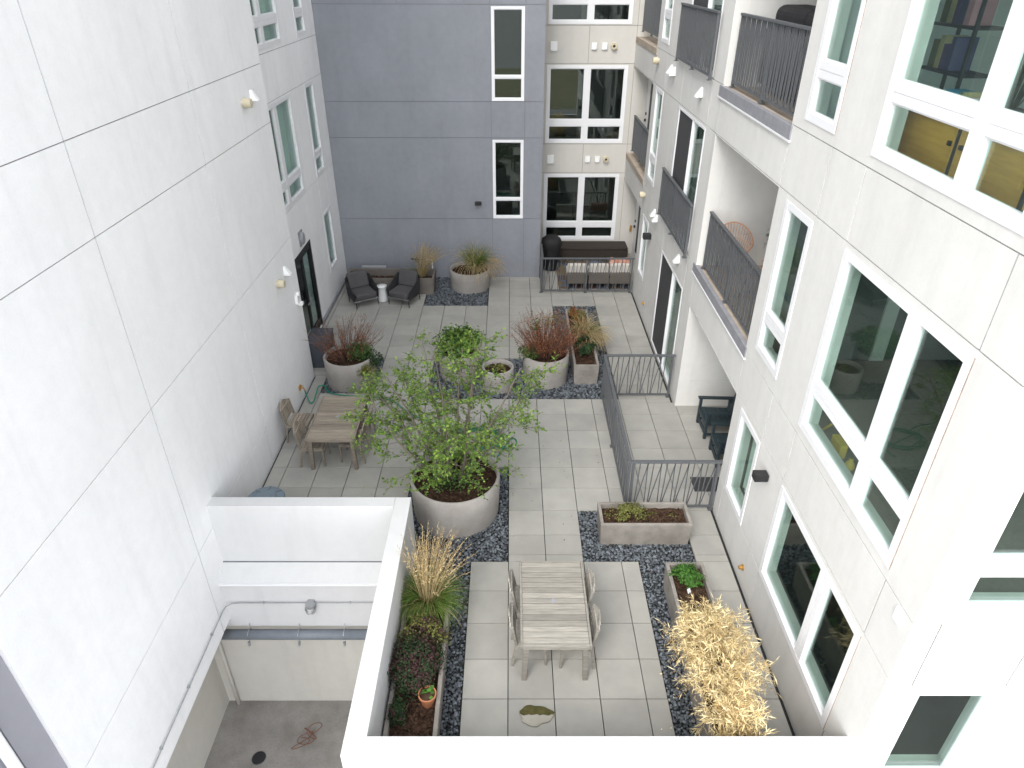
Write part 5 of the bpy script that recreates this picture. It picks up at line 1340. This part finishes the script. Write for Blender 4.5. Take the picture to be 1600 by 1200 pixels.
for lv, z in (('bottom', .886), ('middle', 1.296), ('top', 1.706)):
    y = 7.86
    for nm in bk[lv]:
        w = U(.07, .12); hh = U(.22, .31)
        mb = MB(); mb.box((4.36, y - w + .003, sbz + z + .001), (4.58, y, sbz + z + hh)); y -= w + .004
        tag(mb.build('book', M[nm], bevel=.003), 'thick %s book on the %s board of the ladder shelf behind the upper window' % (col_word[nm], lv), 'book', 'books on the ladder shelf')
y = 7.05
for nm in ('blue_book', 'olive_book', 'cream_book', 'pink_book', 'white_book'):
    w = U(.035, .05) if nm != 'blue_book' else .22
    mb = MB(); mb.box((4.16, y - w, sbz + .561), (4.34, y, sbz + .561 + U(.16, .24))); y -= w + .01
    tag(mb.build('book', M[nm], bevel=.003), '%s %s book standing on the yellow oak cabinet' % ('wide' if nm == 'blue_book' else 'thin', col_word[nm]), 'book', 'books on the oak cabinet')
sn = thing('spiky_plant', 'dark spiky plant in a pot beside the shelf behind the large upper window', 'plant', (4.3, 6.4, sbz + .561))
mb = MB(); mb.lathe([(.09, 0), (.12, .16), (.10, .16), (.0, .15)], 18, (4.35, 6.35, sbz + .562), closed=False); mb.build('pot', M['charcoal'], sn)
B, D = fan(22, (4.35, 6.35, sbz + .71), .05, .5); blades('leaves', B, D, .6 * rng.uniform(.7, 1.1, 22), M['leaf_dark'], sn, w=.035, droop=.05)
flr = MB(); flr.box((XR + .26, YF + .3, 3.201), (6.5, 8.95, 3.21)); tag(flr.build('carpet', M['mid_floor']), 'brown grey carpet on the floor behind the middle windows', 'carpet')
yf = MB(); yf.box((3.93, 6.55, 3.212), (4.02, 6.80, 3.40)); tag(yf.build('yellow_box', M['yellow'], bevel=.004), 'yellow box standing on the floor behind the large middle window', 'box')
ybx = MB(); ybx.bar((3.95, 7.12, 3.22), (3.97, 6.95, 3.44), .02, .03); tag(ybx.build('yellow_bar', M['yellow'], bevel=.003), 'slim yellow bar leaning behind the large middle window', 'bar')
yv = MB(); yv.lathe([(.04, 0), (.06, .04), (.045, .1), (.02, .12), (.03, .15)], 16, (3.98, 6.35, 3.212)); tag(yv.build('yellow_vase', M['yellow'], smooth=True), 'small round yellow vase on the floor behind the large middle window', 'vase')
# fallen leaves
n = 120; P = np.stack([rng.uniform(-3.2, 2.0, n), rng.normal(10.2, 1.6, n), np.full(n, .006)], 1); P = P[(P[:, 1] > 8.3) & (P[:, 1] < 15)]
P2 = np.stack([rng.normal(2.75, .35, 150), rng.uniform(4.5, 6.8, 150), np.full(150, .008)], 1); P2 = P2[(P2[:, 0] < 3.5)]
P = np.concatenate([P, P2]); n = len(P)
lm = (np.arange(n) > n - len(P2)).astype(int)
tag(leaves('fallen_leaves', P, rng.normal(size=(n, 3)) * .25 + np.array([0, 0, 1]), .035, [M['leaf_olive'], M['straw']], None, mi=lm, cup=.1), 'scattered small fallen leaves on the pavers', 'leaf litter', kind='stuff')
